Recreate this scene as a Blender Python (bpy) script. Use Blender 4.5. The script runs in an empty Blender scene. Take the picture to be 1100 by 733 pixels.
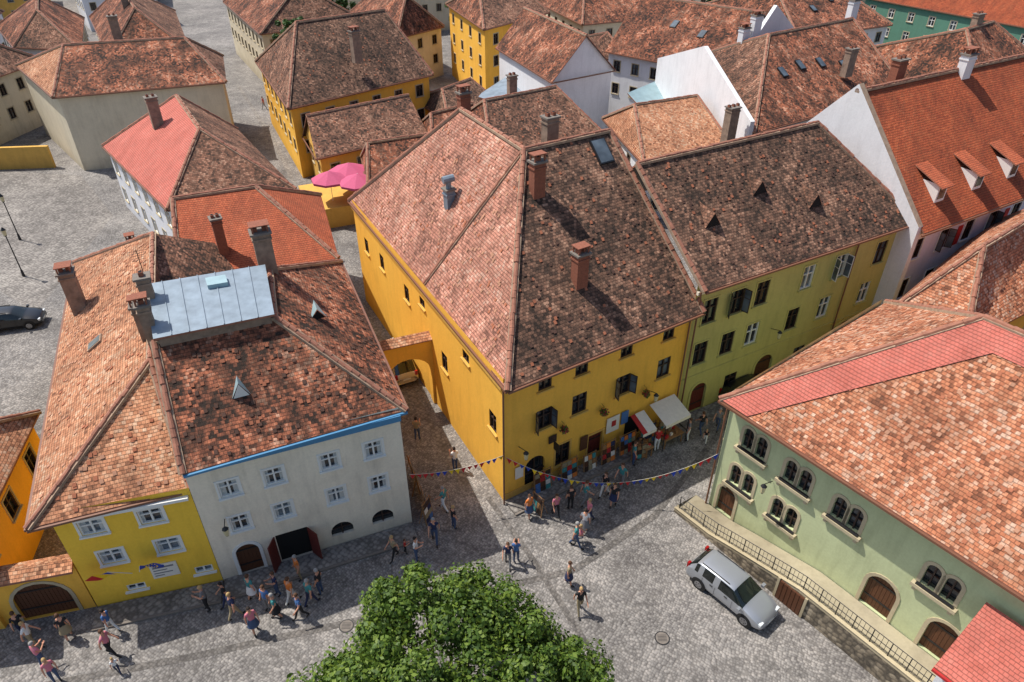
import bpy, math, random
import numpy as np
from mathutils import Vector, Matrix
R=random.Random(7)
SC=bpy.context.scene
def lin(c):
    return tuple(((x/255)/12.92 if x/255<=.04045 else ((x/255+.055)/1.055)**2.4) for x in c)+(1,)
MATS={}
def newmat(name):
    m=bpy.data.materials.new(name);m.use_nodes=True;MATS[name]=m
    nt=m.node_tree;b=nt.nodes['Principled BSDF'];return m,nt,b
class N:
    def __init__(s,nt): s.nt=nt
    def n(s,t,**k):
        x=s.nt.nodes.new(t)
        for a,v in k.items(): setattr(x,a,v)
        return x
    def L(s,a,b): s.nt.links.new(a,b)
    def setin(s,node,i,v):
        if v is None: return
        if hasattr(v,'is_output') : s.L(v,node.inputs[i])
        else: node.inputs[i].default_value=v
    def math(s,op,a,b=None,c=None,clamp=False):
        x=s.n('ShaderNodeMath',operation=op);x.use_clamp=clamp
        s.setin(x,0,a);s.setin(x,1,b);s.setin(x,2,c);return x.outputs[0]
    def mix(s,f,a,b,mode='MIX'):
        x=s.n('ShaderNodeMix',data_type='RGBA',blend_type=mode)
        s.setin(x,0,f);s.setin(x,6,a);s.setin(x,7,b);return x.outputs[2]
    def noise(s,vec,scale,detail=4,rough=.6):
        x=s.n('ShaderNodeTexNoise');x.inputs['Scale'].default_value=scale;x.inputs['Detail'].default_value=detail;x.inputs['Roughness'].default_value=rough
        if vec is not None: s.L(vec,x.inputs['Vector'])
        return x.outputs[0]
    def ramp(s,f,stops):
        x=s.n('ShaderNodeValToRGB');cr=x.color_ramp
        while len(cr.elements)<len(stops): cr.elements.new(.5)
        for e,(p,c) in zip(cr.elements,stops): e.position=p;e.color=c
        s.L(f,x.inputs[0]);return x.outputs[0]
    def bump(s,h,st,dist,b):
        x=s.n('ShaderNodeBump');x.inputs['Strength'].default_value=st;x.inputs['Distance'].default_value=dist
        s.L(h,x.inputs['Height']);s.L(x.outputs[0],b.inputs['Normal'])
def plain(name,c,rough=.6,metal=0,var=.15,spec=.5,scale=6):
    m,nt,b=newmat(name);k=N(nt);tc=k.n('ShaderNodeTexCoord').outputs['Object']
    l=lin(c);f=k.noise(tc,scale,3)
    f=k.math('MULTIPLY_ADD',k.math('SUBTRACT',f,.5),2.0*var,1.0)
    x=k.n('ShaderNodeVectorMath',operation='SCALE');x.inputs[0].default_value=l[:3];k.L(f,x.inputs['Scale'])
    k.L(x.outputs[0],b.inputs['Base Color']);b.inputs['Roughness'].default_value=rough;b.inputs['Metallic'].default_value=metal
    b.inputs['Specular IOR Level'].default_value=spec
    return m
def plaster(name,c,dirt=.35,dc=(95,80,60)):
    m,nt,b=newmat(name);k=N(nt);tc=k.n('ShaderNodeTexCoord').outputs['Object']
    mp=k.n('ShaderNodeMapping');mp.inputs['Scale'].default_value=(2.2,2.2,.35);k.L(tc,mp.inputs[0])
    st=k.noise(mp.outputs[0],1.0,6,.65);pa=k.noise(tc,.5,7,.65);fi=k.noise(tc,9,4)
    z=k.n('ShaderNodeSeparateXYZ');k.L(tc,z.inputs[0])
    low=k.math('SUBTRACT',1.0,k.math('DIVIDE',z.outputs[2],k.math('MULTIPLY_ADD',pa,2.2,.3)),clamp=True)
    s1=k.ramp(st,[(.48,(0,0,0,1)),(.75,(1,1,1,1))]);p1=k.ramp(pa,[(.45,(0,0,0,1)),(.72,(1,1,1,1))])
    f=k.math('ADD',k.math('MULTIPLY',s1,dirt*.9),k.math('MULTIPLY',p1,dirt*.7));f=k.math('MULTIPLY_ADD',low,dirt*1.4,f,clamp=True)
    l=lin(c);c2=k.mix(fi,(l[0]*.86,l[1]*.86,l[2]*.86,1),(min(1,l[0]*1.1),min(1,l[1]*1.1),min(1,l[2]*1.1),1))
    col=k.mix(f,c2,tuple(a*.45+bb*.3 for a,bb in zip(l[:3],lin(dc)[:3]))+(1,))
    k.L(col,b.inputs['Base Color']);b.inputs['Roughness'].default_value=.9;b.inputs['Specular IOR Level'].default_value=.2
    k.bump(k.math('ADD',k.noise(tc,3,6),k.math('MULTIPLY',fi,.3)),.35,.03,b)
def roofmat(name,cols,patch=.8,tw=.17,th=.165,bump=.9,lichen=.25,rnd=.72,stain=.55):
    m,nt,b=newmat(name);k=N(nt);t=k.n('ShaderNodeTexCoord');uv=k.n('ShaderNodeSeparateXYZ');k.L(t.outputs['UV'],uv.inputs[0]);tc=t.outputs['Object']
    wob=k.math('MULTIPLY_ADD',k.noise(tc,1.2,2),.14,uv.outputs[1])
    vr=k.math('DIVIDE',wob,th);row=k.math('FLOOR',vr)
    uo=k.math('MULTIPLY_ADD',k.math('MODULO',row,2.0),.5,k.math('DIVIDE',uv.outputs[0],tw));col=k.math('FLOOR',uo)
    cb=k.n('ShaderNodeCombineXYZ');k.L(col,cb.inputs[0]);k.L(row,cb.inputs[1])
    wn=k.n('ShaderNodeTexWhiteNoise',noise_dimensions='2D');k.L(cb.outputs[0],wn.inputs['Vector']);r=wn.outputs['Value']
    n1=k.noise(tc,.33,6,.7);n2=k.noise(tc,2.3,4,.7)
    f=k.math('MULTIPLY_ADD',r,rnd,(1-rnd)/2)
    f=k.math('MULTIPLY_ADD',k.math('SUBTRACT',n1,.5),patch*1.8,f)
    f=k.math('MULTIPLY_ADD',k.math('SUBTRACT',n2,.5),patch*1.2,f,clamp=True)
    n=len(cols);c=k.ramp(f,[(.06+.88*i/(n-1),lin(x)) for i,x in enumerate(cols)])
    mp=k.n('ShaderNodeMapping');mp.inputs['Scale'].default_value=(1.1,.45,1);k.L(t.outputs['UV'],mp.inputs[0])
    sn=k.math('MULTIPLY_ADD',r,.16,k.noise(mp.outputs[0],.8,8,.74))
    s2=k.ramp(sn,[(.53,(0,0,0,1)),(.68,(1,1,1,1))])
    c=k.mix(k.math('MULTIPLY',s2,stain),c,lin((44,37,31)))
    li=k.ramp(k.noise(tc,5,6,.8),[(.6,(0,0,0,1)),(.68,(1,1,1,1))])
    c=k.mix(k.math('MULTIPLY',li,lichen),c,lin((156,144,122)))
    fu=k.math('FRACT',uo);fv=k.math('FRACT',vr)
    gap=k.math('MULTIPLY',k.math('LESS_THAN',fv,.22),.55);gap=k.math('MAXIMUM',gap,k.math('MULTIPLY',k.math('LESS_THAN',fu,.12),.4))
    c=k.mix(gap,c,(.025,.016,.012,1))
    k.L(c,b.inputs['Base Color']);b.inputs['Roughness'].default_value=.88;b.inputs['Specular IOR Level'].default_value=.25
    h=k.math('SUBTRACT',1.0,fv);h=k.math('MULTIPLY_ADD',r,1.0,h);h=k.math('MULTIPLY_ADD',n2,2.0,h);h=k.math('SUBTRACT',h,k.math('MULTIPLY',k.math('LESS_THAN',fu,.12),.5))
    k.bump(h,bump,.06,b)
# ---- materials
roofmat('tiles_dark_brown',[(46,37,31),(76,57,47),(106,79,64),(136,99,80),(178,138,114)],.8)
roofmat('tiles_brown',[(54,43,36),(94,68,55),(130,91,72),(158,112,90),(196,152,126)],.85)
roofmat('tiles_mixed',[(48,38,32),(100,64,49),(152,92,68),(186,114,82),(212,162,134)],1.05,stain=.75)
roofmat('tiles_pink_sunlit',[(114,78,65),(160,110,92),(186,128,108),(202,144,122),(222,178,156)],.65,stain=.4)  # corner house's left slope: sun's brightness painted into a paler tile colour
roofmat('tiles_orange_old',[(112,76,56),(168,114,84),(192,134,100),(208,152,116),(226,186,154)],.6,stain=.38)
roofmat('tiles_orange_new',[(134,70,50),(166,86,58),(182,96,64),(198,114,80)],.45,lichen=.1,rnd=.5,stain=.3)
roofmat('tiles_red_new',[(122,58,38),(156,76,48),(174,88,54),(188,104,68)],.5,lichen=.08,rnd=.5,stain=.35)
roofmat('tiles_salmon',[(168,90,76),(190,106,92),(198,114,100),(210,134,118)],.6,bump=.35,lichen=.06,rnd=.35,stain=.2)
roofmat('tiles_br',[(118,74,54),(168,104,75),(192,124,90),(206,144,110),(224,184,158)],.6,lichen=.35,rnd=.85,stain=.38)
plaster('plaster_yellow',(246,188,78),.3,(140,95,35))
plaster('plaster_yellow_bright',(252,202,72),.27,(140,105,40))
plaster('plaster_ochre',(218,172,88),.35)
plaster('plaster_cream',(240,228,206),.4,(120,105,88))
plaster('plaster_beige',(216,204,178),.4,(140,120,90))
plaster('plaster_white',(228,228,230),.3,(150,150,150))
plaster('plaster_lavender',(214,214,232),.25,(150,150,150))
plaster('plaster_olive',(190,182,114),.4,(110,105,60))
plaster('plaster_green',(194,202,158),.4,(130,130,90))
plaster('plaster_teal',(96,140,120),.3)
plaster('stone_trim',(190,176,146),.35)
plaster('ramp_paving',(172,162,138),.4)
plain('white_paint',(225,225,220),.5,var=.06);plain('brown_frame',(58,40,32),.6);plain('door_wood',(88,52,30),.6,var=.4,scale=9);plain('door_red_wood',(96,34,26),.55,var=.3)
plain('dark_void',(14,13,13),.9);plain('gutter_blue',(70,130,170),.5);plain('gutter_copper',(120,80,60),.5);plain('metal_roof',(128,142,154),.5,.15,var=.5,scale=1.5)
plain('metal_teal',(150,176,182),.45,.2,var=.3,scale=1.2);plain('iron',(30,30,32),.5);plain('mortar',(160,136,114),.9,var=.6,scale=4)
plain('ridge_tile',(150,100,80),.85,var=.65,scale=3);plain('brick',(138,84,64),.9,var=.5,scale=9)
plain('soot_plaster',(140,120,104),.95,var=.7,scale=2.5);plain('cap_concrete',(120,112,104),.9,var=.3);plain('canvas_white',(224,218,206),.8);plain('canvas_red',(175,40,38),.8);plain('parasol_pink',(188,84,118),.85)
plain('loose_tile_pale',(172,126,100),.9,var=.5,scale=1);plain('loose_tile_dark',(88,62,50),.9,var=.5,scale=1);plain('loose_tile_orange',(160,98,70),.9,var=.5,scale=1)
plain('rope',(200,195,180),.8);plain('tan_wood',(150,110,70),.7,var=.3);plain('curtain',(190,190,185),.9);plain('lantern_glass',(200,190,150),.3);plain('blossom_red',(170,40,50),.8)
for nm,c in dict(flag_red=(190,30,36),flag_blue=(30,60,160),flag_yellow=(235,195,30),cloth_black=(28,28,32),cloth_navy=(35,45,80),cloth_white=(225,225,222),cloth_red=(180,40,40),cloth_blue=(70,110,165),cloth_grey=(120,120,122),cloth_khaki=(150,135,105),cloth_pink=(205,120,135),cloth_denim=(62,80,112),cloth_teal=(60,135,135),cloth_orange=(215,120,50),skin=(205,150,122),hair_dark=(38,28,22),hair_brown=(86,58,38),hair_blond=(176,146,98),hair_grey=(150,148,145),shoe=(40,36,34)).items(): plain(nm,c,.8,var=.12)
def glass(name,c,r=.08):
    m,nt,b=newmat(name);k=N(nt);tc=k.n('ShaderNodeTexCoord').outputs['Object'];f=k.noise(tc,.9,2)
    l=lin(c);k.L(k.ramp(f,[(.35,l),(.65,tuple(min(1,x*2.2) for x in l[:3])+(1,))]),b.inputs['Base Color']);b.inputs['Roughness'].default_value=r;b.inputs['Specular IOR Level'].default_value=.8  # noise lightens the glass colour, painting in uneven window reflections
glass('glass_dark',(22,26,30));glass('glass_pale',(70,78,84),.15);glass('car_glass',(14,20,20),.04)
def carpaint(name,c,metal):
    m,nt,b=newmat(name);b.inputs['Base Color'].default_value=lin(c);b.inputs['Metallic'].default_value=metal;b.inputs['Roughness'].default_value=.32;b.inputs['Coat Weight'].default_value=.6;b.inputs['Coat Roughness'].default_value=.08
carpaint('car_silver',(166,170,176),.5);carpaint('car_black',(24,25,28),.2);carpaint('car_cream',(190,178,150),.1);carpaint('car_blue',(40,52,84),.3)
plain('tyre',(22,22,22),.9);plain('wheel_alloy',(150,150,152),.35,.7);plain('lamp_red',(150,20,18),.25);plain('lamp_clear',(205,210,212),.15);plain('plate_white',(215,215,210),.5);plain('plastic_black',(25,25,26),.6)
def cobble(name,c1,c2,c3,sc=7.0,ew=.5):
    m,nt,b=newmat(name);k=N(nt);tc=k.n('ShaderNodeTexCoord').outputs['Object']
    mp=k.n('ShaderNodeMapping');mp.inputs['Rotation'].default_value=(0,0,.55);k.L(tc,mp.inputs[0])
    ds=k.n('ShaderNodeVectorMath',operation='ADD');nz=k.n('ShaderNodeTexNoise');nz.inputs['Scale'].default_value=.25;k.L(tc,nz.inputs['Vector']);k.L(mp.outputs[0],ds.inputs[0]);k.L(nz.outputs[1],ds.inputs[1])
    v=k.n('ShaderNodeTexVoronoi',feature='F1');v.inputs['Scale'].default_value=sc;v.inputs['Randomness'].default_value=.5;k.L(ds.outputs[0],v.inputs['Vector'])
    sp=k.n('ShaderNodeSeparateColor');k.L(v.outputs['Color'],sp.inputs[0]);r=sp.outputs[0]
    big=k.noise(tc,.13,9,.75);mid=k.noise(tc,1.1,6,.7)
    f=k.math('MULTIPLY_ADD',r,.5,k.math('MULTIPLY_ADD',k.math('SUBTRACT',big,.5),1.9,.25));f=k.math('MULTIPLY_ADD',k.math('SUBTRACT',mid,.5),.9,f,clamp=True)
    c=k.ramp(f,[(.1,lin(c1)),(.5,lin(c2)),(.9,lin(c3))])
    edge=k.ramp(v.outputs['Distance'],[(.40,(0,0,0,1)),(.60,(1,1,1,1))])
    c=k.mix(k.math('MULTIPLY',edge,ew),c,lin((56,52,48)))
    w2=k.ramp(k.noise(tc,.45,5,.6),[(.56,(0,0,0,1)),(.64,(1,1,1,1))]);c=k.mix(k.math('MULTIPLY',w2,.2),c,lin((88,82,78)))
    k.L(c,b.inputs['Base Color']);b.inputs['Roughness'].default_value=.82;b.inputs['Specular IOR Level'].default_value=.35
    k.bump(k.math('MULTIPLY_ADD',mid,.6,k.math('MULTIPLY',v.outputs['Distance'],-1.5)),.5,.04,b)
cobble('cobbles',(98,94,92),(132,128,124),(164,158,152),8.2,.45)
cobble('flagstones',(112,107,102),(136,130,124),(158,152,144),4.5)
cobble('dark_setts',(86,82,80),(106,102,98),(128,122,116),7)
cobble('rubble_wall',(92,84,72),(132,120,102),(168,155,134),4.0,.6)
m,nt,b=newmat('earth_grass');k=N(nt);tc=k.n('ShaderNodeTexCoord').outputs['Object']
k.L(k.ramp(k.noise(tc,.08,8,.7),[(.35,lin((58,72,36))),(.6,lin((92,96,54))),(.8,lin((120,108,80)))]),b.inputs['Base Color']);b.inputs['Roughness'].default_value=.95
def leafmat(name,a,bb,c):
    m,nt,b=newmat(name);k=N(nt);g=k.n('ShaderNodeNewGeometry');tc=k.n('ShaderNodeTexCoord').outputs['Object']
    f=k.math('MULTIPLY_ADD',g.outputs['Random Per Island'],.6,k.math('MULTIPLY',k.noise(tc,.9,4),.45))
    col=k.ramp(f,[(.15,lin(a)),(.5,lin(bb)),(.9,lin(c))]);k.L(col,b.inputs['Base Color']);b.inputs['Roughness'].default_value=.6
    tr=k.n('ShaderNodeBsdfTranslucent');k.L(col,tr.inputs[0]);mx=k.n('ShaderNodeMixShader');mx.inputs[0].default_value=.3
    k.L(b.outputs[0],mx.inputs[1]);k.L(tr.outputs[0],mx.inputs[2]);k.L(mx.outputs[0],nt.nodes['Material Output'].inputs[0])
leafmat('leaves',(42,66,20),(80,108,32),(126,146,52));leafmat('leaves_dark',(34,58,26),(58,88,36),(86,116,50))
plain('bark',(82,66,50),.95,var=.4)
# ---- mesh helper
class MB:
    def __init__(s): s.v=[];s.f=[];s.m=[];s.uv=[];s.names=[]
    def add(s,pts,mat,uvs=None):
        i=len(s.v);s.v+=[tuple(p) for p in pts];s.f.append(tuple(range(i,i+len(pts))))
        if mat not in s.names: s.names.append(mat)
        s.m.append(s.names.index(mat));s.uv+=list(uvs) if uvs else [(0,0)]*len(pts)
    def box(s,o,X,Y,Z,mat):
        o=Vector(o);X=Vector(X);Y=Vector(Y);Z=Vector(Z)
        if X.cross(Y).dot(Z)<0: X,Y=Y,X
        p=[o,o+X,o+X+Y,o+Y,o+Z,o+X+Z,o+X+Y+Z,o+Y+Z]
        for q in ((3,2,1,0),(4,5,6,7),(0,1,5,4),(1,2,6,5),(2,3,7,6),(3,0,4,7)): s.add([p[j] for j in q],mat)
    def cbox(s,c,w,d,h,ang,mat):
        ca,sa=math.cos(ang),math.sin(ang);X=Vector((ca,sa,0))*w;Y=Vector((-sa,ca,0))*d
        s.box(Vector(c)-X/2-Y/2,X,Y,(0,0,h),mat)
    def cyl(s,a,b,r0,r1,mat,n=8,cap=True):
        a=Vector(a);b=Vector(b);d=(b-a).normalized();u=d.orthogonal().normalized();w=d.cross(u)
        A=[a+(u*math.cos(2*math.pi*i/n)+w*math.sin(2*math.pi*i/n))*r0 for i in range(n)];B=[b+(u*math.cos(2*math.pi*i/n)+w*math.sin(2*math.pi*i/n))*r1 for i in range(n)]
        for i in range(n): j=(i+1)%n;s.add([A[i],A[j],B[j],B[i]],mat)
        if cap: s.add(B,mat);s.add(A[::-1],mat)
    def build(s,name,parent=None,smooth=False,merge=False):
        me=bpy.data.meshes.new(name);me.from_pydata(s.v,[],s.f)
        for n in s.names: me.materials.append(MATS[n])
        me.polygons.foreach_set('material_index',s.m)
        ul=me.uv_layers.new(name='UVMap');ul.data.foreach_set('uv',np.array(s.uv,dtype=np.float32).ravel())
        if smooth: me.polygons.foreach_set('use_smooth',[True]*len(s.f))
        me.update();ob=bpy.data.objects.new(name,me);bpy.context.collection.objects.link(ob)
        if parent: ob.parent=parent
        return ob
def empty(name):
    e=bpy.data.objects.new(name,None);bpy.context.collection.objects.link(e);return e
def roofpoly(mb,pts,mat,th=.12,loose=0):
    P=[Vector(p) for p in pts];n=Vector((0,0,0))
    for i in range(len(P)): a=P[i];c=P[(i+1)%len(P)];n+=a.cross(c)
    n.normalize()
    if n.z<0: P=P[::-1];n=-n
    h=Vector((0,0,1)).cross(n);h=h.normalized() if h.length>1e-4 else Vector((1,0,0));s=n.cross(h).normalized()
    ou=R.random()*50;ov=R.random()*50+100
    uv=lambda p:((p.dot(h))+ou,(p.dot(s))+ov)
    Q=[p-Vector((0,0,th)) for p in P]
    if len(P)==4 and abs((P[3]-P[0]).dot((P[1]-P[0]).cross(P[2]-P[0]).normalized()))>.02:
        m0=(P[0]+P[2])/2;m1=(P[1]+P[3])/2
        T=((0,1,2),(0,2,3)) if m0.z>=m1.z else ((1,2,3),(1,3,0))
        for t in T:
            mb.add([P[i] for i in t],mat,[uv(P[i]) for i in t]);mb.add([Q[i] for i in t[::-1]],'brown_frame')
    else:
        T=((0,1,2),(0,2,3)) if len(P)==4 else ((0,1,2),)
        mb.add(P,mat,[uv(p) for p in P]);mb.add(Q[::-1],'brown_frame')
    for i in range(len(P)):
        j=(i+1)%len(P);mb.add([Q[i],Q[j],P[j],P[i]],'ridge_tile')
    if loose:
        pal=('loose_tile_dark','loose_tile_dark','loose_tile_orange') if 'brown' in mat or mat=='tiles_mixed' else ('loose_tile_pale','loose_tile_pale','loose_tile_orange')
        for t in T:
            a,b_,c=(P[i] for i in t);ar=(b_-a).cross(c-a).length/2;nn_=(b_-a).cross(c-a).normalized()
            if nn_.z<0: nn_=-nn_
            for _ in range(int(ar*loose*.75)):
                r1,r2=R.random(),R.random()
                if r1+r2>1: r1,r2=1-r1,1-r2
                if min(r1,r2,1-r1-r2)<.03: continue
                p=a+(b_-a)*r1+(c-a)*r2+nn_*.008;rot=R.uniform(-.12,.12);hx=(h*math.cos(rot)+s*math.sin(rot));sx=(s*math.cos(rot)-h*math.sin(rot));sx=(sx-nn_*R.uniform(0,.05)).normalized()
                mb.box(p,hx*.15,sx*R.uniform(.13,.2),nn_*R.uniform(.015,.035),R.choice(pal))
def caps(mb,p,q,r=.13,mat='ridge_tile',mort=True):
    p=Vector(p);q=Vector(q);L=(q-p).length;n=max(1,int(L/.38));d=(q-p)/n;dn=d.normalized();side=dn.cross(Vector((0,0,1))).normalized();up=side.cross(dn)
    if mort: mb.box(p-side*.17-up*.1,d*n,side*.34,up*.14,'mortar')
    for i in range(n):
        a=p+d*i+side*R.uniform(-.025,.025)+up*R.uniform(-.01,.025);b=a+d*1.06;ra=r*R.uniform(.9,1.12);rb=ra*.86
        pr=[];pz=[]
        for t in (0,45,90,135,180):
            t=math.radians(t);pr.append(a+side*math.cos(t)*ra+up*(math.sin(t)*ra*.9+.03));pz.append(b+side*math.cos(t)*rb+up*(math.sin(t)*rb*.9+.03))
        for j in range(4): mb.add([pr[j],pr[j+1],pz[j+1],pz[j]],mat)
        mb.add(pr[::-1],mat)
class Bld:
    def __init__(s,name):
        s.e=empty(name);s.w=MB();s.r=MB();s.o=MB();s.c=MB()
    def done(s):
        for mb,n in ((s.w,'walls'),(s.r,'roof'),(s.o,'windows_doors'),(s.c,'chimneys')):
            if mb.f: mb.build(n,s.e)
    def wall(s,p0,p1,z0,z1,wm,ops=(),sill='stone_trim'):
        p0=Vector((p0[0],p0[1],0));p1=Vector((p1[0],p1[1],0));L=(p1-p0).length;d=(p1-p0)/L;n=Vector((d.y,-d.x,0))
        def P(a,z,o=0): return p0+d*a+n*o+Vector((0,0,z))
        xs=sorted(set([0,L]+[x for o in ops for x in (o[0]-o[2]/2,o[0]+o[2]/2) if 0<x<L]))
        for i in range(len(xs)-1):
            a,b=xs[i],xs[i+1];mid=(a+b)/2
            hs=sorted([(o[1],o[1]+o[3]) for o in ops if o[0]-o[2]/2<mid<o[0]+o[2]/2]);z=z0
            for h0,h1 in hs:
                if h0>z+1e-4: s.w.add([P(a,z),P(b,z),P(b,h0),P(a,h0)],wm)
                z=h1
            if z<z1: s.w.add([P(a,z),P(b,z),P(b,z1),P(a,z1)],wm)
        def lb(mb,a0,a1,h0,h1,o0,o1,mat): mb.box(P(a0,h0,o0),d*(a1-a0),n*(o1-o0),(0,0,h1-h0),mat)
        D=.17
        for o in ops:
            c,zb,w,h,kd=o[:5];a,b=c-w/2,c+w/2;t=zb+h;opt=o[5] if len(o)>5 else ''
            for q in ([P(a,zb),P(a,t),P(a,t,-D),P(a,zb,-D)],[P(b,zb,-D),P(b,t,-D),P(b,t),P(b,zb)],[P(a,t),P(b,t),P(b,t,-D),P(a,t,-D)],[P(a,zb,-D),P(b,zb,-D),P(b,zb),P(a,zb)]): s.w.add(q,wm)
            fr={'w':'white_paint','d':'brown_frame','g':'stone_trim'}.get(kd[0],'door_wood')
            if kd in('w','d','small'):
                if kd=='small': fr='brown_frame'
                s.o.add([P(a,zb,-D+.03),P(b,zb,-D+.03),P(b,t,-D+.03),P(a,t,-D+.03)],'glass_pale' if R.random()<.25 else 'glass_dark')
                f=.07
                for q in ((a,a+f,zb,t),(b-f,b,zb,t),(a+f,b-f,zb,zb+f),(a+f,b-f,t-f,t)): lb(s.o,*q,-D+.035,-.03,fr)
                if w>.5: lb(s.o,c-.04,c+.04,zb+f,t-f,-D+.036,-.045,fr)
                if h>.75:
                    y=zb+h*.62;lb(s.o,a+f,c-.04,y-.03,y+.03,-D+.037,-.055,fr);lb(s.o,c+.04,b-f,y-.03,y+.03,-D+.037,-.055,fr)
                if 'c' in opt:
                    cw=R.uniform(.1,.22);lb(s.o,a+f,a+f+cw,zb+f,t-f,-D+.031,-D+.0345,'curtain');lb(s.o,b-f-cw,b-f,zb+f,t-f,-D+.031,-D+.0345,'curtain')
                if 't' in opt:
                    for q in ((a-.1,a-.002,zb-.1,t+.1),(b+.002,b+.1,zb-.1,t+.1),(a-.002,b+.002,t+.002,t+.1)): lb(s.o,*q,-.01,.035,sill)
                lb(s.o,a-.12,b+.12,zb-.09,zb-.004,-.01,.11,sill)
                if 'o' in opt:
                    for sx,hx in ((a,-1),(b,1)):
                        an=math.radians(R.uniform(50,95));vx=d*(hx*math.cos(an))+n*math.sin(an)
                        wd=w/2-.03;o0=P(sx,zb+.05,.0)
                        for (u0,u1,h0,h1) in ((0,.045,0,h-.1),(wd-.045,wd,0,h-.1),(.045,wd-.045,0,.05),(.045,wd-.045,h-.15,h-.1),(.045,wd-.045,(h-.1)*.6,(h-.1)*.6+.035)):
                            s.o.box(o0+vx*u0+Vector((0,0,h0)),vx*(u1-u0),vx.cross(Vector((0,0,1)))*.035,(0,0,h1-h0),fr)
                        q0=o0+vx*.05+vx.cross(Vector((0,0,1)))*.018;s.o.add([q0,q0+vx*(wd-.1),q0+vx*(wd-.1)+Vector((0,0,h-.15)),q0+Vector((0,0,h-.15))],'glass_pale')
            else:
                arch='a' in kd;mat='door_red_wood' if 'r' in kd else 'door_wood'
                if 'v' in kd: mat='dark_void'
                if 'l' in kd: mat='glass_dark'
                s.o.add([P(a,zb,-D+.02),P(b,zb,-D+.02),P(b,t,-D+.02),P(a,t,-D+.02)],mat)
                if mat.startswith('door'):
                    npl=max(3,int(w/.16))
                    for i in range(npl):
                        x0=a+w*i/npl+.008;x1=a+w*(i+1)/npl-.008;lb(s.o,x0,x1,zb+.02,t,-D+.021,-D+.05,mat)
                    for zz in (.25,.75): lb(s.o,a+.03,b-.03,zb+h*zz,zb+h*zz+.08,-D+.051,-D+.075,'iron')
                if mat=='glass_dark':
                    lb(s.o,c-.03,c+.03,zb,t,-D+.021,-.06,'brown_frame');lb(s.o,a,b,zb+h*.5,zb+h*.5+.05,-D+.022,-.065,'brown_frame')
                if arch:
                    rr=w/2;cz=t-rr;K=10;pts=[(c+rr*math.cos(math.pi*i/K),cz+rr*math.sin(math.pi*i/K)) for i in range(K+1)]
                    for half in (0,1):
                        ps=pts[:K//2+1] if half==0 else pts[K//2:][::-1]
                        cx=b if half==0 else a
                        for i in range(len(ps)-1):
                            s.w.add([P(cx,t,-.002),P(*ps[i],-.002),P(*ps[i+1],-.002)],wm)
                            s.w.add([P(*ps[i],-.002),P(*ps[i+1],-.002),P(*ps[i+1],-D+.08),P(*ps[i],-D+.08)],wm)
                    if 's' in kd:
                        for i in range(K):
                            t0,t1=math.pi*i/K,math.pi*(i+1)/K
                            q=[(c+r_*math.cos(tt),cz+r_*math.sin(tt)) for r_,tt in ((rr+.002,t0),(rr+.16,t0),(rr+.16,t1),(rr+.002,t1))]
                            s.o.add([P(*x,.04) for x in q],sill);s.o.add([P(*q[1],.04),P(*q[1],-.01),P(*q[2],-.01),P(*q[2],.04)],sill)
                            s.o.add([P(*q[0],.04),P(*q[0],-.01),P(*q[3],-.01),P(*q[3],.04)],sill)
                        for q in ((a-.16,a-.002,zb,cz),(b+.002,b+.16,zb,cz)): lb(s.o,*q,-.01,.04,sill)
                elif 's' in kd:
                    for q in ((a-.14,a-.002,zb,t),(b+.002,b+.14,zb,t),(a-.14,b+.14,t+.002,t+.14)): lb(s.o,*q,-.01,.04,sill)
        return P,lb
    def chim(s,x,y,zb,zt,w=.7,d=.5,ang=.5,mat='soot_plaster',pots=2):
        mb=s.c;mb.cbox((x,y,zb),w,d,zt-zb-.02,ang,mat);mb.cbox((x,y,zt-.32),w+.1,d+.1,.09,ang,mat)
        mb.cbox((x,y,zt-.018),w+.18,d+.18,.1,ang,'cap_concrete')
        ca,sa=math.cos(ang),math.sin(ang)
        for i in range(pots):
            o=(i-(pots-1)/2)*w*.5;px,py=x+ca*o,y+sa*o
            mb.cbox((px,py,zt+.084),.2,.26,.2,ang,'brick');mb.cbox((px,py,zt+.285),.14,.2,.01,ang,'dark_void')
        if R.random()<.5:
            mb.cbox((x,y,zt+.42),w+.1,d+.05,.05,ang,'brick')
            for i in (-1,1):
                for j in (-1,1): mb.cbox((x+ca*i*w*.42-sa*j*d*.4,y+sa*i*w*.42+ca*j*d*.4,zt+.083),.07,.07,.34,ang,'brick')
    def gutter(s,p,q,mat='gutter_copper'):
        p=Vector(p);q=Vector(q);d=(q-p).normalized();n=Vector((d.y,-d.x,0));s.o.box(p+n*.01-Vector((0,0,.16)),q-p,n*.11,(0,0,.11),mat)
    def pipe(s,x,y,z,mat='gutter_copper'): s.o.cyl((x,y,0.05),(x,y,z),.05,.05,mat,6)
def pt(p,z): return (p[0],p[1],z)
def lerp(a,b,t): return (a[0]+(b[0]-a[0])*t,a[1]+(b[1]-a[1])*t)
def slopefeat(mb,O,X,S,sx,t,w,l,mat,frame='iron',h=.1):
    X=X.normalized();S=S.normalized();n=X.cross(S);n=n if n.z>0 else -n
    o=Vector(O)+X*sx+S*t+n*.01;mb.box(o,X*w,S*l,n*h,frame);mb.box(o+X*.07+S*.07+n*(h+.003),X*(w-.14),S*(l-.14),n*.015,mat)
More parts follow.
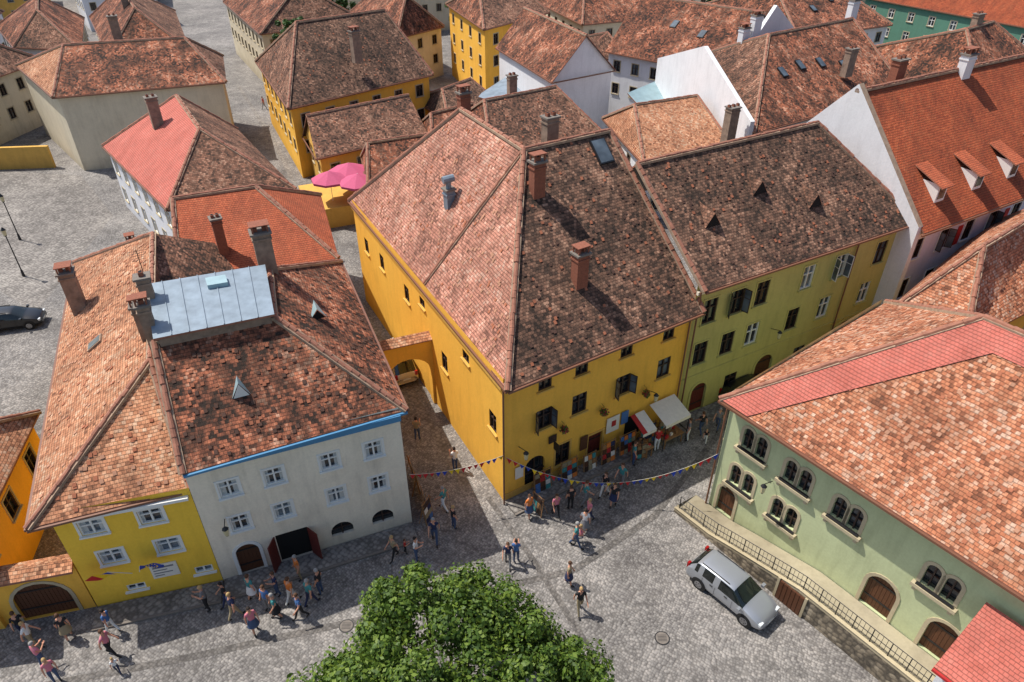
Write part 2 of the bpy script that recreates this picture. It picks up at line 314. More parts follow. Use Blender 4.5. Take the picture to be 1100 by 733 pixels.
def house(name,A,B,C,D,ze,zr,mode,R1,R2,wm,rms,win='d',gab=(0,0),chs=(),wins=True,zb=0,ins=.4,rows=None,done=True,pitchwin=2.6,sky=0,loose=0):
    h=Bld(name);cx=sum(p[0] for p in (A,B,C,D))/4;cy=sum(p[1] for p in (A,B,C,D))/4
    def q(p):
        v=Vector((p[0]-cx,p[1]-cy));l=v.length;v*= (l-ins*1.35)/l;return (cx+v.x,cy+v.y)
    a,b,c,d=map(q,(A,B,C,D))
    rm=list(rms)+[rms[-1]]*4
    if mode=='x':
        F=[([pt(A,ze),pt(B,ze),pt(R2,zr),pt(R1,zr)],0),([pt(B,ze),pt(C,ze),pt(R2,zr)],1 if not gab[1] else -1),([pt(C,ze),pt(D,ze),pt(R1,zr),pt(R2,zr)],2),([pt(D,ze),pt(A,ze),pt(R1,zr)],3 if not gab[0] else -1)]
        hips=[(A,R1,gab[0]),(D,R1,gab[0]),(B,R2,gab[1]),(C,R2,gab[1])]
    else:
        F=[([pt(A,ze),pt(B,ze),pt(R1,zr)],0 if not gab[0] else -1),([pt(B,ze),pt(C,ze),pt(R2,zr),pt(R1,zr)],1),([pt(C,ze),pt(D,ze),pt(R2,zr)],2 if not gab[1] else -1),([pt(D,ze),pt(A,ze),pt(R1,zr),pt(R2,zr)],3)]
        hips=[(A,R1,gab[0]),(B,R1,gab[0]),(D,R2,gab[1]),(C,R2,gab[1])]
    for poly,i in F:
        if i>=0: roofpoly(h.r,poly,rm[i],loose=loose)
        else:
            P=[Vector(p) for p in poly];g=sum(P,Vector())/3;ctr=Vector((cx,cy,g.z));sh=(ctr-g).normalized()*.35
            h.w.add([P[0]+sh-Vector((0,0,.1)),P[1]+sh-Vector((0,0,.1)),P[2]+sh-Vector((0,0,.12))],wm)
    caps(h.r,pt(R1,zr),pt(R2,zr))
    for p,r,g in hips:
        if not g: caps(h.r,pt(p,ze+.03),pt(r,zr))
    nr=rows or (2 if ze>5.5 else 1)
    for p0,p1 in ((a,b),(b,c),(c,d),(d,a)):
        L=math.dist(p0,p1);ops=[]
        if wins and L>3:
            k=max(1,int(L/pitchwin))
            for i in range(k):
                for r in range(nr): ops.append(((i+.5)*L/k,ze-2.2-r*2.7,.95,1.25,win,'t'))
        h.wall(p0,p1,zb,ze+.02,wm,ops)
    h.gutter(pt(A,ze),pt(B,ze));h.gutter(pt(D,ze),pt(A,ze))
    for x in chs: h.chim(x[0],x[1],x[2],x[3]-.9,*x[4:])
    if sky and mode=='x':
        X=Vector((B[0]-A[0],B[1]-A[1],0));S=Vector(pt(R1,zr))-Vector(pt(A,ze));S=S-X.normalized()*S.dot(X.normalized());LX=X.length
        for i in range(sky): slopefeat(h.o,Vector(pt(A,ze)),X,S,LX*(.35+.5*i/sky),S.length*R.uniform(.35,.6),.8,1.2,'glass_pale')
    if done: h.done()
    return h
def sl(p0,p1,s):
    L=math.dist(p0,p1);return lerp(p0,p1,s/L)
# ================= MAIN YELLOW HOUSE
M=Bld('yellow_corner_house')
ze=8.1;zr=15.8
A=(-.2,25.7,ze);B=(10.5,32.5,ze);C=(-11.7,47.3,ze);D=(-5.1,35.45,ze);P1=(.64,36.4,zr);P2=(5.5,39.45,zr);E2=(-3.1,43.4,zr);C2=(-1.5,52.8,ze);V=(1.5,46.3,ze)
roofpoly(M.r,[A,B,P2,P1],'tiles_dark_brown',loose=4);roofpoly(M.r,[A,P1,D],'tiles_pink_sunlit',loose=3);roofpoly(M.r,[D,P1,E2,C],'tiles_pink_sunlit',loose=3);roofpoly(M.r,[C,E2,C2],'tiles_brown');roofpoly(M.r,[P1,V,C2,E2],'tiles_brown');roofpoly(M.r,[P1,P2,V],'tiles_brown')  # left slopes take the tile colour with sunlight painted in
for p,q in ((A,P1),(D,P1),(P1,P2),(P1,E2),(C,E2),(C2,E2),(B,P2),(V,P2)): caps(M.r,p,q,.13)
W0=(-.42,26.2);WB=(9.95,32.7);WC=(-11.35,46.8)
ops=[(2.44,4.15,.95,1.3,'d','o'),(4.7,4.15,.95,1.3,'d',''),(7.65,4.15,.95,1.3,'d','o'),(10.6,4.15,.95,1.3,'d','')]
ops+=[(x,6.75,.8,.62,'d','') for x in (2.44,4.7,7.65,10.6)]
ops+=[(1.95,0.05,1.3,2.3,'ralv'),(3.75,.9,.95,1.5,'d','t'),(6.0,.05,1.0,2.0,'door s'),(8.8,.05,1.3,2.1,'rv')]
P,lb=M.wall(W0,WB,0,ze+.3,'plaster_yellow',ops,sill='plaster_ochre')
lb(M.o,0,math.dist(W0,WB),7.72,7.9,.003,.14,'plaster_ochre');lb(M.o,0,math.dist(W0,WB),0,.55,-.01,.05,'plaster_ochre')
ops=[(25.3-x,z,.8,h,'d','') for x,z,h in ((1.2,4.2,1.2),(7.4,3.9,1.2),(13.1,5.5,1.1),(17.7,5.5,1.1),(21,5.2,1.1),(4.3,6.6,.6),(10.4,6.6,.6))]
LC=math.dist(WC,W0);ops=[(o[0]-25.3+LC,)+o[1:] for o in ops]
P,lb=M.wall(WC,W0,0,ze+.3,'plaster_yellow',ops,sill='plaster_ochre')
lb(M.o,0,LC,7.72,7.9,.003,.14,'plaster_ochre')
M.wall(WB,(1.4,45.8),0,ze+.2,'plaster_cream');M.w.add([(WB[0],WB[1],ze),(1.4,45.8,ze),(5.45,39.3,zr-.15)],'plaster_cream')
M.wall((1.4,45.8),(-1.7,52.2),0,ze+.2,'plaster_yellow');M.wall((-1.7,52.2),WC,0,ze+.2,'plaster_yellow')
M.gutter(A,B);M.gutter(C,A);M.pipe(-.42,26.0,7.9);M.pipe(9.8,32.45,7.9)
M.chim(3.43,31.35,10,12.3,.7,.55,.57,'brick',2);M.chim(1.3,34.6,13,15.8,.7,.5,.57,'brick',1);M.chim(-3.65,38.4,11.2,12.7,.5,.5,.57,'metal_roof',0);M.chim(2.2,40.5,12,16.2,.8,.6,.57,'soot_plaster',2);M.chim(-3.0,44.6,13,16.4,.7,.5,.57,'brick',1)
M.c.cyl((-3.65,38.4,12.7),(-3.65,38.4,13.3),.16,.16,'metal_roof',10);M.c.cyl((-3.95,38.25,13.3),(-3.35,38.55,13.35),.22,.22,'metal_roof',10)
X=(Vector(B)-Vector(A)).normalized();S=(Vector(P2)-Vector(B));S=(S-X*S.dot(X)).normalized()
L0=Vector(A);slopefeat(M.o,L0,X,S,(Vector(P2)-L0).dot(X)-1.7,(Vector(P2)-L0).dot(S)-1.9,1.0,1.5,'glass_pale','iron',.14)
M.done()
# ================= OLIVE GREEN HOUSE
G=Bld('olive_green_house');ze=9.4;zr=14.6
A=(10.35,32.5,ze);B=(25.7,41.0,ze);R1=(6.9,37.5,zr);R2=(19.3,44.5,zr);B2=(19.9,51.7,ze);A2=(4.0,43.5,ze)
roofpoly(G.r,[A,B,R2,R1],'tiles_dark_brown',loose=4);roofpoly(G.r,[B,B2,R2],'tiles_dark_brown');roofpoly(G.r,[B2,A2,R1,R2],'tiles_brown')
for p,q in ((R1,R2),(B,R2),(B2,R2),(A,R1)): caps(G.r,p,q,.13)
W1=(9.99,32.85);W2=(24.9,41.15)
up=[1.26,3.3,5.25,9.05,11.85,15.6]
ops=[(x,6.75,1.0,1.6,'w' if i in(3,4) else 'd','to' if i in(1,4) else 't') for i,x in enumerate(up)]
ops+=[(x,3.9,1.0,1.55,'w' if i in(2,4,5) else 'd','t') for i,x in enumerate([1.1,3.2,5.2,8.6,11.4,15.2])]
ops+=[(1.6,.05,1.2,2.2,'ras'),(4.2,.9,1.0,1.1,'d',''),(7.0,.05,1.5,2.4,'as'),(10.2,.9,1.0,1.1,'d',''),(14.3,.05,2.4,2.7,'ars')]
P,lb=G.wall(W1,W2,0,ze+.2,'plaster_olive',ops,sill='plaster_olive')
lb(G.o,0,17.06,8.98,9.2,.003,.16,'plaster_cream');lb(G.o,0,17.06,3.0,3.12,.003,.06,'plaster_olive')
G.wall(W2,(19.2,51),0,ze,'plaster_olive');G.gutter(A,B);G.pipe(9.99+.873*12.9+.1,32.85+.487*12.9-.1,9.2);G.pipe(10.2,32.7,9.2)
def vent(mb,o,X,S,w,l,h,mat,face='dark_void'):
    o=Vector(o);n=X.cross(S);n=n if n.z>0 else -n
    a=o-X*w/2;b_=o+X*w/2;t=o+Vector((0,0,h));bk=o+S*l
    mb.add([a,b_,t],face);roofpoly(mb,[a-X*.06,t+Vector((0,0,.05)),bk],mat,.03);roofpoly(mb,[b_+X*.06,t+Vector((0,0,.05)),bk],mat,.03)
X=(Vector(B)-Vector(A)).normalized();S=(Vector(R1)-Vector(A));L=S.length;S.normalize()
for sx,t in ((2.6,.42),(6.9,.56),(10.3,.35)): vent(G.r,Vector(A)+X*sx+S*L*t+Vector((0,0,.01)),X,S,1.0,1.6,.75,'tiles_brown')
G.done()
# ================= WHITE HOUSE
W=Bld('white_gabled_house');ze=9.2;zr=16.2
A=(25.35,39.65,ze);u=Vector((.865,.502,0));nn=Vector((-.502,.865,0))
A=Vector(A);B=A+u*22;T=A+nn*7.0+Vector((0,0,7));TB=T+u*22;A2=A+nn*14;B2=B+nn*14
roofpoly(W.r,[A+u*.3,B,TB,T+u*.3],'tiles_red_new');roofpoly(W.r,[A2+u*.3,B2,TB,T+u*.3],'tiles_brown');caps(W.r,T,TB,.15)
Wa=A+nn*.6+u*.2;Wb=B+nn*.6
ops=[(x,6.9,.95,1.45,'d','to' if i%2 else 't') for i,x in enumerate((1,3.75,6.5,9.2,12,14.7,17.5))]+[(x,3.9,.95,1.45,'d','t') for x in (1,3.75,6.5,9.2,12,14.7,17.5)]+[(x,.05,1.2,2.1,'as') for x in (2.4,8,13)]
P,lb=W.wall(Wa,Wb,0,ze+.4,'plaster_lavender',ops,sill='white_paint')
lb(W.o,0,21.6,8.6,8.85,.003,.18,'white_paint')
for i,x in enumerate((5.2,10.6,15.8)): lb(W.o,x,x+.5,6.8,8.2,.003,.05,'canvas_red')
g0=A+nn*.3;g1=A2-nn*.3
prof=[g0-Vector((0,0,9.2)),g0+Vector((0,0,.35)),T+Vector((0,0,.45)),g1+Vector((0,0,.35)),g1-Vector((0,0,9.2))]
off=u*.45
W.w.add(prof,'plaster_white');W.w.add([p+off for p in prof][::-1],'plaster_white')
for i in range(4): W.w.add([prof[i],prof[i]+off,prof[i+1]+off,prof[i+1]],'plaster_white' if i in(0,3) else 'mortar')
S=(T-A).normalized()
for sx in (2.8,6.8,10.8,14.8):
    o=A+u*sx+S*1.6
    w=.95;fz=1.2
    a=o-u*w/2;b_=o+u*w/2
    W.w.add([a,b_,b_+Vector((0,0,fz)),a+Vector((0,0,fz))],'white_paint')
    W.w.add([a+u*.14-nn*.02+Vector((0,0,.2)),b_-u*.14-nn*.02+Vector((0,0,.2)),b_-u*.14-nn*.02+Vector((0,0,fz-.12)),a+u*.14-nn*.02+Vector((0,0,fz-.12))],'glass_dark')
    bk=nn*1.2+Vector((0,0,fz))
    for c_ in (a,b_): W.w.add([c_,c_+Vector((0,0,fz)),c_+bk],'white_paint')
    roofpoly(W.r,[a-u*.15-nn*.3+Vector((0,0,fz-.1)),b_+u*.15-nn*.3+Vector((0,0,fz-.1)),b_+u*.15+nn*1.9+Vector((0,0,1.95)),a-u*.15+nn*1.9+Vector((0,0,1.95))],'tiles_orange_new',.08)
W.chim(T.x+9.5,T.y+5.2,15.4,17.2,.9,.6,.52,'plaster_white',2);W.chim(T.x+4.6,T.y+4.6,13.0,17.0,.9,.6,.52,'brick',2)
W.gutter(A,B);W.done()
# ================= GREEN HOUSE WITH GOTHIC WINDOWS
H=Bld('pale_green_gothic_house');ze=7.7;zr=13
K=(9.74,25.6,ze);Lp=(21.9,9.4,ze);K2=(21.3,34.2,ze);L2=(33.4,18.0,ze);R1=(19.5,24.5,zr);R2=(23.6,19.0,zr)
roofpoly(H.r,[K,Lp,R2,R1],'tiles_br',loose=5);roofpoly(H.r,[K,K2,R1],'tiles_br',loose=4);roofpoly(H.r,[Lp,L2,R2],'tiles_br');roofpoly(H.r,[K2,L2,R2,R1],'tiles_br')
Kv,Rv,R2v,Lv=map(Vector,(K,R1,R2,Lp));e=(Lv-Kv).normalized();sv=(Rv-Kv);sv=(sv-e*sv.dot(e)).normalized();nv=e.cross(sv);nv=nv if nv.z>0 else -nv
band=[Kv+nv*.06,Rv+nv*.06,R2v+nv*.06,R2v-sv*1.3+nv*.06,Rv-sv*1.3+e*1.1+nv*.06,Kv+e*1.6+nv*.06]
roofpoly(H.r,band,'tiles_salmon',.02)
for p,q in ((K,R1),(R1,R2),(K2,R1),(Lp,R2)): caps(H.r,p,q,.13)
a=(10.5,25.95);b_=(21.9,10.75)
ops=[]
GW=((1.67,5.15),(4.08,4.95),(6.6,4.75),(10.75,4.5),(1.5,2.6),(4.0,2.4))
for s_,z in GW:
    ops+=[(s_-.38,z,.56,1.25,'als'),(s_+.38,z,.56,1.25,'als')]
ops+=[(.95,.25,1.0,1.9,'as'),(9.0,1.3,1.3,2.1,'as'),(11.7,1.3,1.3,2.1,'as')]
P,lb=H.wall(a,b_,0,ze+.3,'plaster_green',ops)
for s_,z in GW:
    lb(H.o,s_-.9,s_+.9,z-.22,z-.06,-.01,.24,'stone_trim');lb(H.o,s_-.8,s_-.65,z-.45,z-.222,-.01,.16,'stone_trim');lb(H.o,s_+.65,s_+.8,z-.45,z-.222,-.01,.16,'stone_trim')
    lb(H.o,s_-.75,s_+.75,z-.05,z+.02,.06,.2,'iron')
lb(H.o,0,19,7.3,7.5,.003,.2,'white_paint')
ops=[(2+i*2.6,4.7,1,1.4,'d','t') for i in range(5)]+[(2+i*2.6,1.4,1,1.4,'d','t') for i in range(5)]
H.wall((20.9,34),a,0,ze+.3,'plaster_green',ops);H.wall(b_,(32.2,18.3),0,ze+.2,'plaster_green')
H.gutter(K,Lp,'gutter_copper');H.pipe(10.35,25.95,7.5);H.done()
house('orange_roof_house',(21.6,34.4),(24.5,31.2),(38,39.5),(34,46),6.8,10.5,'y',(26.5,35.6),(36,42.8),'plaster_ochre',['tiles_br'],gab=(0,0),loose=3)
house('brick_red_roof_house',(26,30),(31,22),(44,30),(39,39),7.5,12,'y',(30.5,27.5),(41,34),'plaster_beige',['tiles_br'])
AN=Bld('red_roof_annex')
roofpoly(AN.r,[(15.3,14.2,4.6),(19.1,9.2,4.6),(21.4,10.8,6.0),(17.6,15.9,6.0)],'tiles_salmon');AN.wall((15.7,14.3),(19.3,9.5),0,4.7,'plaster_white',[(2,1.5,1,1.3,'d','t')]);AN.wall((17.4,15.5),(15.7,14.3),0,4.6,'plaster_white');AN.w.add([(17.4,15.5,4.5),(15.7,14.3,4.5),(17.4,15.5,5.8)],'plaster_white')
AN.gutter((15.3,14.2,4.6),(19.1,9.2,4.6),'canvas_red');AN.done()
# ================= CREAM HOUSE
Cb=Bld('cream_corner_house');ze=7.7;zr=11.5
El=(-13.6,20.75,ze);Er=(-4.84,24.8,ze);Rm=(-10.75,26.8,zr);R0=(-15.4,24.9,zr);Rb=(-12.2,31.2,zr);Eb=(-10.7,39.0,ze);Xb=(-18,36.0,ze);
roofpoly(Cb.r,[El,Er,Rm,R0],'tiles_mixed',loose=5);roofpoly(Cb.r,[Er,Eb,Rb,Rm],'tiles_mixed',loose=4);roofpoly(Cb.r,[Eb,Xb,Rb],'tiles_brown');roofpoly(Cb.r,[Rb,Rm,(-17.6,30.5,ze)],'tiles_brown');roofpoly(Cb.r,[Rb,(-17.6,30.5,ze),Xb],'tiles_brown');roofpoly(Cb.r,[R0,Rm,(-17.6,30.5,ze)],'tiles_brown')
for p,q in ((R0,Rm),(Er,Rm),(Rm,Rb),(Eb,Rb),(El,R0)): caps(Cb.r,p,q,.12)
w0=(-13.85,21.2);w1=(-5.2,24.75);w2=(-10.9,38.6)
ops=[(x,5.3,.85,.95,'w','tc') for x in (1.5,3.43,5.9,7.95)]+[(x,3.05,.85,.95,'w','tc') for x in (1.5,3.43,5.9,7.95)]+[(1.4,.05,1.05,2.0,'as'),(3.5,.05,1.5,1.95,'v'),(5.85,.75,1.1,.85,'al'),(7.9,.75,1.1,.85,'al')]
P,lb=Cb.wall(w0,w1,0,ze+.2,'plaster_cream',ops,sill='white_paint')
lb(Cb.o,0,9.35,7.3,7.62,.003,.3,'gutter_blue')
for sx,sg in ((2.72,-1),(4.28,1)):
    p_=P(sx,.06,.0);dv=(P(sx+sg*.35,.06,.6)-p_);Cb.o.box(p_,dv,dv.cross(Vector((0,0,1))).normalized()*.05,(0,0,1.9),'door_red_wood')
Cb.wall(w1,w2,0,ze+.1,'plaster_cream',[(2,4.9,.8,1.0,'w',''),(5,4.9,.8,1.0,'w',''),(9,4.9,.8,1.0,'w',''),(3.4,.05,1.1,2.1,'as')])
Cb.wall((-18,33),w0,0,ze-.1,'plaster_cream');Cb.wall(w2,(-17.5,36),0,ze-.1,'plaster_cream')
Cb.w.add([(w0[0],w0[1],ze-.1),(R0[0],R0[1],zr-.1),(-17.6,29.5,ze-.1)],'plaster_cream')
Cb.gutter(El,Er,'gutter_blue');Cb.gutter(Er,Eb,'gutter_copper')
b0,b1,b2,b3=map(lambda p:Vector((p[0],p[1],0)),((-15.1,24.75),(-10.8,26.55),(-12.2,30.3),(-17.0,28.5)))
top=11.85
for p,q in ((b0,b1),(b1,b2),(b2,b3),(b3,b0)): Cb.w.add([p+Vector((0,0,8)),q+Vector((0,0,8)),q+Vector((0,0,top)),p+Vector((0,0,top))],'soot_plaster')
c_=(b0+b1+b2+b3)/4
t=[(c_+(p-c_)*1.07)+Vector((0,0,top+(.0 if i<2 else .3))) for i,p in enumerate((b0,b1,b2,b3))]
roofpoly(Cb.r,t,'metal_roof',.1)
for i in range(1,7):
    f=i/7;p=t[0].lerp(t[1],f);q=t[3].lerp(t[2],f);Cb.r.box(p+Vector((0,0,.002)),q-p,(t[1]-t[0]).normalized()*.035,(0,0,.045),'metal_roof')
Cb.r.box(t[2].lerp(t[3],.35)-(t[3]-t[0])*.15+Vector((0,0,-.01)),(t[3]-t[2]).normalized()*.9,(t[0]-t[3]).normalized()*.7,(0,0,.22),'metal_teal')
Cb.chim(-12.3,31.3,10.5,13.5,.85,.65,.42,'soot_plaster',2);Cb.chim(-15.8,25.6,9,12.9,.5,.5,.42,'soot_plaster',1);Cb.chim(-16.6,27.6,9,13.1,.55,.5,.42,'soot_plaster',1)
X=(Vector(Er)-Vector(El)).normalized();S=(Vector(R0)-Vector(El));LL=S.length;S.normalize()
vent(Cb.r,Vector(El)+X*2.9+S*LL*.42+Vector((0,0,.01)),X,S,.75,1.1,.75,'metal_teal','white_paint');vent(Cb.r,Vector(Er)+(Vector(Rb)-Vector(Er))*.62+Vector((0,0,.05)),X,S,.7,1.0,.5,'metal_teal')
Cb.done()
# ================= YELLOW LEFT HOUSE
Y=Bld('yellow_town_house');ze=6.2;zr=10
A=(-19.75,19.15,ze);B=(-13.9,21.35,ze);R1=(-16.3,25.6,zr);R2=(-21.4,38.2,zr);D=(-29.2,41.6,ze);C=(-18.0,43.5,ze)
roofpoly(Y.r,[A,B,R1],'tiles_orange_old',loose=4);roofpoly(Y.r,[D,A,R1,R2],'tiles_orange_old',loose=3);roofpoly(Y.r,[B,C,R2,R1],'tiles_brown');roofpoly(Y.r,[C,D,R2],'tiles_brown')
for p,q in ((A,R1),(R1,R2),(D,R2),(B,R1)): caps(Y.r,p,q,.12)
a=(-19.2,19.75);b_=(-13.87,21.2)
ops=[(x,z,1.0,.85,'w','tc') for x,z in ((1.35,4.75),(3.7,4.75),(1.55,2.75),(3.9,2.75))]+[(4.9,.9,.8,.45,'w',''),(1.9,.7,.8,.4,'w','')]
P,lb=Y.wall(a,b_,0,ze+.2,'plaster_yellow_bright',ops,sill='white_paint')
lb(Y.o,0,5.4,5.85,6.0,.003,.2,'white_paint')
lb(Y.o,2.75,3.9,1.2,2.1,.01,.05,'canvas_white')
for q in ((2.85,3.75,1.85,1.95),(2.85,3.45,1.68,1.74),(2.85,3.65,1.5,1.56),(2.85,3.25,1.34,1.4)): lb(Y.o,*q,.051,.056,'cloth_grey')
Y.wall((-28.6,41.2),a,0,ze,'plaster_yellow_bright',[(20,3.6,1,1.2,'w','t'),(15,3.6,1,1.2,'w','t')]);Y.gutter(A,B);Y.gutter(D,A)
Y.chim(-25.0,34.6,6.5,9.4,.75,.75,.42,'soot_plaster',2);Y.chim(-17.3,27.6,9,11.6,.5,.5,.42,'soot_plaster',1)
X=(Vector(A)-Vector(D)).normalized();S=Vector(R1)-Vector(A);S=(S-X*S.dot(X)).normalized();slopefeat(Y.o,Vector(D),X,S,13.5,2.6,.7,.9,'glass_pale','mortar',.1)
Y.c.cyl((-18.6,31.2,9.8),(-18.6,31.2,12.6),.02,.02,'iron',5)
for i in range(5): Y.c.cyl((-19.0+.05*i,31.0,12.5-.12*i),(-18.2-.05*i,31.4,12.5-.12*i),.01,.01,'iron',4)
Y.done()
def flag(name,x,y,z,cols,side,star=False):
    e=empty(name);mb=MB();fd=Vector((.965,.262,0));out=Vector((.262,-.965,0));d=(out*.5+fd*side*.3+Vector((0,0,.8))).normalized();p0=Vector((x,y,z));mb.cyl(p0,p0+d*1.7,.022,.016,'white_paint',6);mb.cyl(p0+d*1.7,p0+d*1.78,.035,.01,'flag_yellow',6);mb.build('pole',e)
    mb=MB();n=len(cols);t0=p0+d*1.65
    def w(a,b2): # a down the hoist, b2 along the fly; cloth sags a little and ripples
        return t0-d*.75*a+fd*side*(.95*b2)+Vector((0,0,-.22*b2*b2-.05*a))+out*(.05*math.sin(b2*8+a*2))
    k_=max(3,9//n)
    for i,c in enumerate(cols):
        for ii in range(k_):
            for j in range(6):
                q0=(i+ii/k_)/n;q1=(i+(ii+1)/k_)/n;a0=j/6;a1=(j+1)/6
                mb.add([w(a0,q0),w(a0,q1),w(a1,q1),w(a1,q0)],c)
    if star:
        for q in range(12):
            an=q*math.pi/6;c=w(.5+.3*math.cos(an),.5+.24*math.sin(an))+out*.02
            mb.add([c+fd*.035,c+Vector((0,0,.035)),c-fd*.035,c-Vector((0,0,.035))],'flag_yellow')
    mb.build('cloth',e)
flag('romanian_flag',-17.25,20.22,1.9,['flag_blue','flag_yellow','flag_red'],-1)
flag('european_union_flag',-16.95,20.3,1.9,['flag_blue'],1,True)
GT=Bld('yellow_gate_wall')
GT.wall((-23.6,18.7),(-19.3,19.8),0,3.0,'plaster_yellow',[(2.6,.02,2.3,2.3,'as')]);GT.wall((-19.6,20.4),(-23.6,19.3),0,3.0,'plaster_yellow')
roofpoly(GT.r,[(-23.7,18.4,2.95),(-19.25,19.5,2.95),(-19.35,19.95,3.25),(-23.8,18.9,3.25)],'tiles_orange_old');roofpoly(GT.r,[(-23.8,19.5,2.95),(-19.45,20.6,2.95),(-19.35,19.96,3.25),(-23.8,18.91,3.25)],'tiles_orange_old');GT.done()
house('yellow_side_house',(-33,16.5),(-22.4,18.4),(-24.6,28),(-35,26),4.8,8,'x',(-31,21.5),(-26,22.5),'plaster_yellow',['tiles_orange_old'],gab=(0,0))
# ================= flying arch over lane
AR=Bld('lane_arch')
pa=sl(W0,WC,9.3);pb=(-7.6,33.3)
def archwall(Bd,p,q,z0,z1,th,wm):
    p=Vector((p[0],p[1],0));q=Vector((q[0],q[1],0));L=(q-p).length;d=(q-p)/L;n=Vector((d.y,-d.x,0));r=L/2-.15
    K=12
    for side,o in ((0,0),(1,-th)):
        for i in range(K):
            a0=math.pi*i/K;a1=math.pi*(i+1)/K
            x0,h0=L/2-r*math.cos(a0),z0+r*.9*math.sin(a0);x1,h1=L/2-r*math.cos(a1),z0+r*.9*math.sin(a1)
            Bd.w.add([p+d*x0+n*o+Vector((0,0,h0)),p+d*x1+n*o+Vector((0,0,h1)),p+d*x1+n*o+Vector((0,0,z1)),p+d*x0+n*o+Vector((0,0,z1))],wm)
            if side==0: Bd.w.add([p+d*x0+Vector((0,0,h0)),p+d*x0-n*th+Vector((0,0,h0)),p+d*x1-n*th+Vector((0,0,h1)),p+d*x1+Vector((0,0,h1))],wm)
    Bd.w.box(p-n*th,d*.15,n*th,(0,0,z1),wm);Bd.w.box(p+d*(L-.15)-n*th,d*.15,n*th,(0,0,z1),wm)
    roofpoly(Bd.r,[p+n*.15+Vector((0,0,z1)),q+n*.15+Vector((0,0,z1)),q-n*th/2+Vector((0,0,z1+.35)),p-n*th/2+Vector((0,0,z1+.35))],'tiles_orange_old',.06)
    roofpoly(Bd.r,[p-n*(th+.15)+Vector((0,0,z1)),q-n*(th+.15)+Vector((0,0,z1)),q-n*(th/2+.001)+Vector((0,0,z1+.35)),p-n*(th/2+.001)+Vector((0,0,z1+.35))],'tiles_orange_old',.06)
archwall(AR,pb,pa,2.6,5.0,.7,'plaster_yellow');AR.done()
# ================= background houses
house('salmon_roof_house',(-26.5,50.3),(-17.6,54.3),(-27.0,69),(-38.1,64.3),6,10,'y',(-25.5,57.2),(-31,66.5),'plaster_white',['tiles_brown','tiles_brown','tiles_brown','tiles_salmon'],chs=[(-31.2,62.0,8,12.0,.9,.7,.6,'soot_plaster',2),(-27.9,46.6,3,6.2,.6,.6,.5,'brick',1)],win='w')
house('orange_tile_house',(-20.9,38.6),(-11.5,41.6),(-15,52),(-24.5,49),6.5,9.8,'x',(-22.5,43.8),(-17.6,45.8),'plaster_cream',['tiles_orange_new','tiles_orange_new','tiles_orange_new'],chs=[(-18.7,40.9,7,10.6,.6,.6,.5,'brick',2)])
house('beige_long_house',(-46.5,72.8),(-30.8,78.5),(-35,90),(-57.5,85.5),8,11.6,'x',(-47.5,79.3),(-36,82.8),'plaster_beige',['tiles_mixed','tiles_brown','tiles_brown','tiles_orange_old'],wins=False,chs=[(-43.4,83,10,14.6,.9,.7,.4,'soot_plaster',2)],loose=1)
house('brown_roof_house',(-76,84),(-60,80),(-58,92),(-72,97),7,11.5,'x',(-71,89),(-64,87),'plaster_beige',['tiles_brown'],chs=[(-64,86,10,13,.8,.6,.4,'soot_plaster',2)])
house('brown_roof_house',(-50,92),(-41,95),(-53,121),(-64,116),7.5,12,'y',(-48,98),(-57,114),'plaster_beige',['tiles_mixed','tiles_brown','tiles_brown','tiles_mixed'],chs=[(-51,102,11,15,.8,.6,.4,'soot_plaster',2),(-54,109,11,14.6,.8,.6,.4,'brick',2)])
house('brown_roof_house',(-66,99),(-56,97),(-66,118),(-76,112),7,11,'y',(-63,102),(-69,113),'plaster_white',['tiles_brown','tiles_mixed'])
house('brown_roof_house',(-88,100),(-72,98),(-78,118),(-92,118),8,13,'x',(-84,109),(-80,108),'plaster_white',['tiles_red_new','tiles_brown'])
house('yellow_lane_house',(-22.2,70.7),(-9,83.5),(-17,99),(-31.0,89.5),7.5,13.6,'x',(-22.8,80.4),(-14.5,87.5),'plaster_yellow',['tiles_dark_brown','tiles_dark_brown','tiles_brown','tiles_brown'],chs=[(-16.4,78.5,10,14,.9,.7,.7,'soot_plaster',2)],loose=1.5)
house('brown_courtyard_house',(-18.6,65.0),(-8.8,72.6),(-11.5,79),(-21.5,71.5),4.5,7.2,'x',(-20.2,69.5),(-11.0,76.6),'plaster_ochre',['tiles_brown'],gab=(1,1),loose=1.5)
house('brown_courtyard_house',(-12.6,58.3),(-4.5,61.8),(-6.5,70),(-14.6,66.5),4.2,7,'x',(-13,62.4),(-6,65.5),'plaster_ochre',['tiles_mixed'])
house('brown_courtyard_house',(-1.5,58),(9.5,65),(4,77),(-6,71),6,10,'x',(-2.5,65),(4.2,69.5),'plaster_beige',['tiles_brown','tiles_mixed'],chs=[(0,69,9,12,.8,.6,.5,'soot_plaster',2)],loose=1.5)
house('low_shed_house',(-7,78),(-2,86),(-5.5,92),(-12,86),4,6,'x',(-8,83),(-5,87.5),'plaster_ochre',['tiles_dark_brown'])
house('low_shed_house',(-8,70),(-2.5,75),(-4.5,80),(-10,76),4.2,6.2,'x',(-8.4,73.4),(-4.2,77),'plaster_ochre',['tiles_mixed'])
house('tall_yellow_house',(-3.5,94.8),(5.2,106),(-1,118),(-9.6,112.3),10,13.6,'x',(-4.4,104),(-.5,110),'plaster_yellow',['tiles_brown','tiles_brown','tiles_brown','tiles_mixed'],rows=3,pitchwin=3.6)
